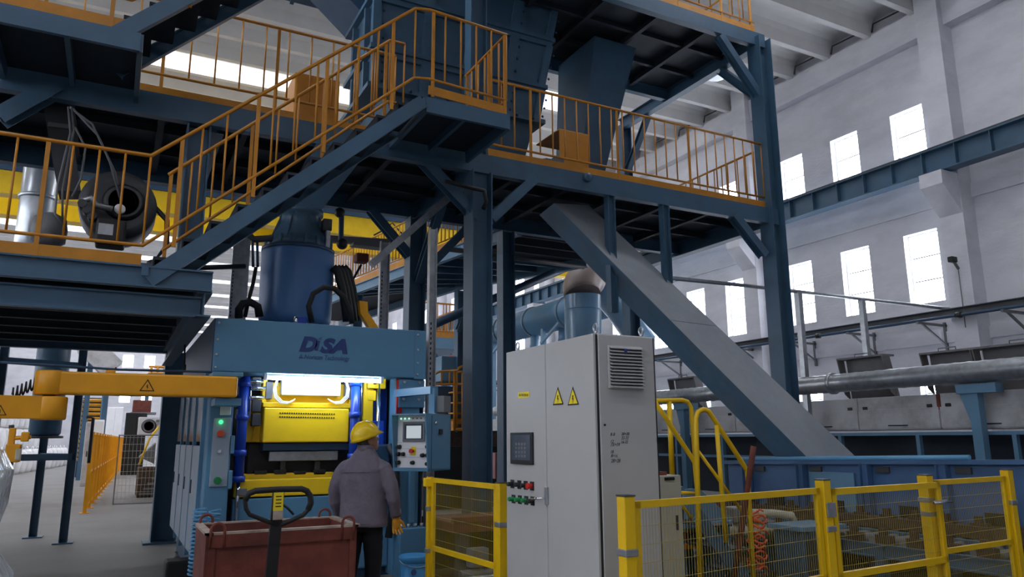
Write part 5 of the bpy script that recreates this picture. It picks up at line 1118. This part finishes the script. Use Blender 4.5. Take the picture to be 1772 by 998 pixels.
MB().box((bx0_+.04, by0-.018, zt_-.1), (bx1_-.04, by0, zt_-.005)).build('top_strip', 'rust', bn)
for x in (bx0_+.02, bx1_-.06): MB().box((x, by0-.015, zb_), (x+.05, by0, zt_-.1)).build('corner_strip', 'rust', bn)
for x in (bx0_+.08, bx1_-.08):
    for y in (by0-.02, by1):
        MB().path([(x-.05, y, zt_-.1)]+[(x-.05*cos(k*pi/8), y, zt_+.03+.05*sin(k*pi/8)) for k in range(9)]+[(x+.05, y, zt_-.1)], .011, 8).build('lifting_loop', 'rust', bn)
MB().box((bx0_+.04, by0+.04, zb_+.03), (bx1_-.04, by1-.04, .6)).build('scrap_fill', 'rubble', bn)
# pallet truck
pt = thing('pallet_truck', 'black pallet truck with loop handle standing before the scrap bin', 'pallet truck', (1.05, 5.95, 0))
YP = 5.92
hb_ = [at(x, y, Y=YP) for x, y in ((481, 908), (460, 901), (432, 890), (426, 880), (424, 866), (430, 854), (442, 849), (480, 846.5), (522, 845.5), (531, 849), (537, 858), (538, 870), (533, 882), (524, 891), (504, 900), (486, 908))]
MB().path(hb_, .017, 10).build('loop_handle', 'black', pt); MB().path(hb_[4:13], .023, 10).build('grip', 'rubber', pt)
a = at(482, 850, Y=YP); f0 = at(479, 905, Y=YP)
MB().bar((a.x, YP, a.z), (a.x-.02, YP+.05, .32), .082, .04, (0, 1, 0)).build('tow_bar', 'black', pt)
q = at(482, 865, Y=YP-.022); MB().box((q.x-.036, q.y, q.z-.075), (q.x+.036, q.y+.004, q.z+.055)).build('sticker', 'label_yellow', pt)
MB().box((q.x-.034, q.y-.0005, q.z-.14), (q.x+.036, q.y+.004, q.z-.075)).build('sticker', 'rust_pale', pt)
for k in range(4): MB().box((q.x-.02, q.y-.001, q.z-.05+k*.024), (q.x+.022, q.y, q.z-.042+k*.024)).build('sticker_print', 'ink', pt)
MB().path([at(x, y, Y=YP) for x, y in ((487, 871), (498, 879), (508, 890))], .009, 8).build('release_lever', 'black', pt)
MB().cyl((a.x-.02, YP+.08, .12), (a.x-.02, YP+.08, .42), .07, 16).build('pump', 'red', pt); MB().bev((a.x-.2, YP+.12, .2), (a.x+.16, YP+.3, .36), .02).build('head_block', 'red', pt)
for s in (-.09, .05): MB().lathe((a.x+s, YP+.05, .1), [(.06, -.03), (.1, -.025), (.1, .025), (.06, .03)], 20, 'X').build('steer_wheel', 'rubber', pt)
for s in (-.25, .1): MB().bev((a.x+s, YP+.28, .06), (a.x+s+.16, YP+1.25, .115), .01).build('fork', 'red', pt); 
for s in (-.17, .18): MB().lathe((a.x+s, YP+1.1, .045), [(.03, -.04), (.045, -.035), (.045, .035), (.03, .04)], 14, 'X').build('fork_roller', 'rubber', pt)
# bucket
bk = thing('bucket', 'light blue plastic bucket by the foot of the operator panel post', 'bucket', (2.82, 7.5, 0))
c = V((2.82, 7.5, 0))
MB().lathe(c, [(.115, 0), (.12, .01), (.14, .4), (.132, .4), (.11, .03)], 32).build('pail', 'bucket', bk)
MB().lathe(c+V((0, 0, .335)), [(.138, 0), (.15, .005), (.155, .06), (.143, .07)], 32).build('rim', 'bucket', bk)
MB().path([c+V((.155*cos(t), .155*sin(t)*.9, .36-.06*sin(t+pi))) for t in [pi+pi*k/12 for k in range(13)]], .005, 6).build('bail_handle', 'galv', bk)
q = at(716, 990, Y=7.37); MB().lathe(q+V((0, .002, 0)), [(.03, -.004), (.03, 0)], 16, 'Y').build('round_label', 'label_yellow' if 0 else 'logo_pale', bk)
# film-wrapped bale
wb = thing('wrapped_bale', 'bale wrapped in shiny crinkled stretch film at the hall side', 'bale', (-1.25, 5.3, 0))
e0 = at(26, 960, Y=5.3).x; e1 = at(11, 800, Y=5.3).x
b = MB(); n = 48; prof2 = [(0, 0), (.05, 0), (.25, -.02), (.42, 0), (.62, .0), (.78, -.03), (.9, -.1), (.98, -.13), (1.05, -.13), (1.2, -.1), (1.4, -.09), (1.52, -.14), (1.58, -.3)]
base = 0; zmax = at(8, 762, Y=5.3).z
for i, (z, o) in enumerate(prof2):
    for k in range(n):
        a = 2*pi*k/n; c_, s_ = cos(a), sin(a); R = (.46+o)/((abs(c_)**5+abs(s_)**5)**.2)*(1+random.uniform(-.02, .02)); b.v.append(V((e0-.46+c_*R, 5.45+s_*R, z/1.58*zmax)))
for i in range(len(prof2)-1):
    for k in range(n): b.f.append([i*n+k, i*n+(k+1) % n, (i+1)*n+(k+1) % n, (i+1)*n+k]); b.sm.append(True)
b.f.append([(len(prof2)-1)*n+k for k in range(n)]); b.f.append([k for k in range(n)][::-1]); b.sm += [True, False]
b.build('film', 'wrap', wb)
pb = thing('pallet_board', 'dark steel foot block below the machine side', 'block', (.6, 9.3, 0))
MB().bev((.5, 8.9, 0), (.95, 9.4, .1), .02).build('block', 'dark_grey', pb); MB().bev((.62, 9.0, .1), (.9, 9.3, .3), .02).build('upper_block', 'black', pb)

# ================================================================== the worker
PX_, PY_ = 2.13, 7.02; HEAD = radians(27.83)
body_yaw = -(HEAD+radians(12)); head_yaw = -(HEAD+radians(52))
per = MB()
def rot(p, yaw, c=(0, 0, 0)): x, y, z = p; return V((c[0]+x*cos(yaw)-y*sin(yaw), c[1]+x*sin(yaw)+y*cos(yaw), c[2]+z))
W = lambda p: rot(p, body_yaw, (PX_, PY_, 0))
def loft(b, rings, n=28, e=2.4, tf=W):
    """rings: (centre xyz, half width, half depth[, tilt])"""
    base = len(b.v)
    for r_ in rings:
        c_, a_, d_ = r_[0], r_[1], r_[2]
        for k in range(n):
            t = 2*pi*k/n; cc, ss = cos(t), sin(t); rad = 1/((abs(cc)**e+abs(ss)**e)**(1/e)); b.v.append(tf((c_[0]+a_*cc*rad, c_[1]+d_*ss*rad, c_[2])))
    for i in range(len(rings)-1):
        for k in range(n): b.f.append([base+i*n+k, base+i*n+(k+1) % n, base+(i+1)*n+(k+1) % n, base+(i+1)*n+k]); b.sm.append(True)
    b.f.append([base+k for k in range(n)][::-1]); e_ = base+(len(rings)-1)*n; b.f.append([e_+k for k in range(n)]); b.sm += [True]*2; return b
def limb(b, pts, rs, sub=6, wr=.0, tf=W):
    P_, R_ = [], []
    for i in range(len(pts)-1):
        for k in range(sub): t = k/sub; P_.append(lerp(pts[i], pts[i+1], t)); R_.append((rs[i]+(rs[i+1]-rs[i])*t)*(1+random.uniform(-wr, wr)))
    P_.append(V(pts[-1])); R_.append(rs[-1])
    for _ in range(2): P_ = [P_[0]]+[(P_[i-1]+P_[i]*2+P_[i+1])/4 for i in range(1, len(P_)-1)]+[P_[-1]]
    b.path([tf(p) for p in P_], .05, 16, rs=R_)
def remesh(o, v, sm=6):
    m_ = o.modifiers.new('r', 'REMESH'); m_.mode = 'VOXEL'; m_.voxel_size = v; m_.use_smooth_shade = True
    s_ = o.modifiers.new('s', 'SMOOTH'); s_.iterations = sm; s_.factor = .5
# head (root mesh: neck and head)
HC = V(W((0, .03, 1.545)))
def HT(p):   # head-local -> world, chin up
    x, y, z = p; ct, st = cos(radians(20)), sin(radians(20)); y2, z2 = y*ct-z*st, y*st+z*ct
    return rot((x, y2, z2), head_yaw, HC)
hb2 = MB()
loft(hb2, [((0, .0, -.125), .02, .02), ((0, .02, -.118), .045, .05), ((0, .018, -.09), .058, .072), ((0, .012, -.05), .068, .084), ((0, .004, 0), .075, .092), ((0, 0, .05), .076, .094), ((0, -.004, .09), .064, .08), ((0, -.004, .115), .03, .04)], 24, 2.1, HT)
loft(hb2, [((0, .095, .012), .008, .008), ((0, .104, -.01), .012, .013), ((0, .112, -.03), .016, .014), ((0, .1, -.042), .012, .012)], 12, 2, HT)
loft(hb2, [((0, .09, -.062), .02, .006), ((0, .092, -.068), .024, .008), ((0, .09, -.074), .02, .006)], 12, 2, HT)
for s in (-1, 1): loft(hb2, [((s*.076, -.01, -.045), .008, .012), ((s*.082, -.012, -.025), .011, .018), ((s*.084, -.016, 0), .011, .022), ((s*.08, -.016, .02), .008, .014)], 12, 2, HT)
limb(hb2, [W((0, 0, 1.38)), (W((0, .01, 1.45))+HT((0, -.01, -.1)))/2, HT((0, -.012, -.05))], [.062, .058, .06], 4, 0, lambda p: V(p))
hd_ = hb2.build('person', 'skin'); remesh(hd_, .006, 4)
tag(hd_, 'worker in yellow hard hat, mauve-grey work jacket and black trousers facing the machine', 'person')
per_root = hd_
for s in (-1, 1): MB().sphere(HT((s*.03, .083, .005)), .011, 8).build('eye', 'white_paint', per_root)
hr = MB(); loft(hr, [((0, -.03, -.085), .045, .045), ((0, -.024, -.05), .071, .068), ((0, -.018, 0), .08, .08), ((0, -.012, .05), .081, .088)], 24, 2.1, HT); hr.build('hair', 'hair', per_root)
# helmet
hm_ = MB(); n = 40; rings = []
for i in range(11):
    t = i/10*pi/2; base_r = cos(t); z = .018+.138*sin(t)
    rings.append([(.118*base_r*cos(2*pi*k/n), .143*base_r*sin(2*pi*k/n)-.004, z+(.008*max(0, 1-abs(cos(2*pi*k/n))*6) if i < 10 else 0)) for k in range(n)])
brim = []
for k in range(n):
    a = 2*pi*k/n; fr_ = max(0, sin(a)); ex = 1.10+.24*fr_**3; brim.append((.118*cos(a)*(1.08+.02*fr_), .143*sin(a)*ex-.004, -.004-.012*fr_**3))
inner = [(.1*cos(2*pi*k/n), .122*sin(2*pi*k/n)-.004, -.002) for k in range(n)]
allr = [inner, brim]+rings
for r_ in allr:
    for p in r_: hm_.v.append(HT((p[0], p[1], p[2]+.032)))
for i in range(len(allr)-1):
    for k in range(n): hm_.f.append([i*n+k, i*n+(k+1) % n, (i+1)*n+(k+1) % n, (i+1)*n+k]); hm_.sm.append(True)
hm_.f.append([k for k in range(n)][::-1]); hm_.sm.append(False)
hl_ = hm_.build('hard_hat', 'helmet', per_root)
for s in (-1, 0, 1): MB().path([HT((s*.045, -.118+.01*abs(s), .1)), HT((s*.04, -.06, .163-.006*abs(s))), HT((s*.038, .02, .178-.006*abs(s))), HT((s*.04, .09, .148))], .008, 8).build('hat_ridge', 'helmet', hl_)
# jacket
jk = MB()
loft(jk, [((0, 0, .775), .215, .142), ((0, 0, .79), .232, .152), ((0, 0, .86), .222, .148), ((0, 0, .96), .218, .142), ((0, -.004, 1.08), .216, .138), ((0, -.01, 1.2), .216, .138), ((0, -.014, 1.28), .208, .13), ((0, -.012, 1.34), .182, .115), ((0, -.006, 1.395), .132, .098), ((0, .0, 1.44), .098, .085), ((0, .004, 1.47), .076, .076)], 36, 2.6)
for s, el_, wr_, ha in ((1, (.292, -.03, 1.09), (.295, .06, .87), None), (-1, (-.285, -.02, 1.08), (-.285, .09, .875), None)):
    limb(jk, [(s*.13, -.01, 1.335), (s*.2, -.015, 1.285), (s*.25, -.022, 1.19), el_, (el_[0]+s*.004, el_[1]+.03, el_[2]-.1), wr_], [.05, .072, .072, .064, .06, .05], 5, .05)
jo = jk.build('jacket', 'jacket', per_root); remesh(jo, .009, 5)
cl = MB(); loft(cl, [((0, .002, 1.44), .088, .086), ((0, .004, 1.475), .078, .08), ((0, .006, 1.50), .077, .08), ((0, .006, 1.50), .070, .073), ((0, .004, 1.45), .07, .073)], 28, 2.2); cl.build('collar', 'jacket', per_root)
ym = MB(); ym.path([W((x, -.148+.35*x*x, 1.255+.1*abs(x)*.3)) for x in [-.19+.38*k/12 for k in range(13)]], .0035, 6); ym.build('yoke_seam', 'jacket', per_root)
hm2 = MB(); loft(hm2, [((0, 0, .768), .226, .148), ((0, 0, .80), .228, .15)], 36, 2.6); hm2.build('hem_band', 'jacket', per_root)
for s, wv in ((1, (.295, .06, .875)), (-1, (-.285, .09, .88))): MB().cyl(W((wv[0], wv[1]+.006, wv[2]-.02)), W((wv[0]-s*.001, wv[1]-.008, wv[2]+.035)), .054, 18).build('cuff', 'jacket', per_root)
# trousers
tr_ = MB(); loft(tr_, [((0, 0, .72), .15, .115), ((0, 0, .8), .165, .122), ((0, 0, .9), .165, .12), ((0, 0, 1.0), .16, .11)], 28, 2.4)
for s in (-1, 1): limb(tr_, [(s*.085, 0, .84), (s*.098, .005, .66), (s*.105, .02 if s > 0 else -.01, .46), (s*.11, -.01 if s > 0 else -.05, .26), (s*.115, -.02 if s > 0 else -.06, .08)], [.098, .094, .078, .068, .066], 5, .03)
to = tr_.build('trousers', 'trousers', per_root); remesh(to, .01, 5)
for s in (-1, 1):
    y0 = -.02 if s > 0 else -.06; sh_ = MB(); loft(sh_, [((s*.118, y0+.06, 0), .047, .135), ((s*.118, y0+.06, .03), .05, .138), ((s*.118, y0+.045, .065), .046, .115), ((s*.118, y0+.0, .11), .042, .062)], 20, 2.3); sh_.build('shoe', 'shoe', per_root)
# gloves: palm, four fingers, thumb
def glove(s, wv):
    b = MB(); w_ = V(wv); dn = V((.02*s, .12, -1)).normalized(); sd_ = V((.55*s, .8, .1)).normalized(); sd_ = (sd_-dn*sd_.dot(dn)).normalized(); nm = dn.cross(sd_)
    for t, wd, th in ((0, .03, .024),): pass
    def q(a, l_, c_=0): return w_+sd_*a+dn*l_+nm*c_
    base = len(b.v); n = 16; rr = [(0, .036, .027), (.02, .036, .026), (.05, .044, .025), (.085, .047, .022), (.1, .044, .019)]
    for l_, a_, c_ in rr:
        for k in range(n): t = 2*pi*k/n; b.v.append(W(q(a_*cos(t), l_, c_*sin(t))))
    for i in range(len(rr)-1):
        for k in range(n): b.f.append([base+i*n+k, base+i*n+(k+1) % n, base+(i+1)*n+(k+1) % n, base+(i+1)*n+k]); b.sm.append(True)
    b.f.append([base+k for k in range(n)][::-1]); b.f.append([base+(len(rr)-1)*n+k for k in range(n)]); b.sm += [True]*2
    cu = s*1.0
    for i, (a, L_) in enumerate(((-.034, .06), (-.012, .074), (.011, .078), (.034, .07))):
        sp2 = (a)*.5
        b.path([W(q(a, .08)), W(q(a+sp2*.4, .08+L_*.45, .006*cu)), W(q(a+sp2*.8, .08+L_*.8, .02*cu)), W(q(a+sp2, .08+L_, .034*cu))], .01, 10, rs=[.0115, .0112, .0105, .008])
    b.path([W(q(.03, .03)), W(q(.062, .058, .006*cu)), W(q(.078, .088, .012*cu)), W(q(.082, .108, .016*cu))], .012, 10, rs=[.015, .0145, .0125, .009])
    o = b.build('glove', 'glove', per_root); remesh(o, .0045, 3)
    MB().cyl(W(q(0, -.025)), W(q(0, .012)), .04, 16).build('glove_cuff', 'glove', per_root)
glove(1, (.296, .065, .845)); glove(-1, (-.286, .095, .85))
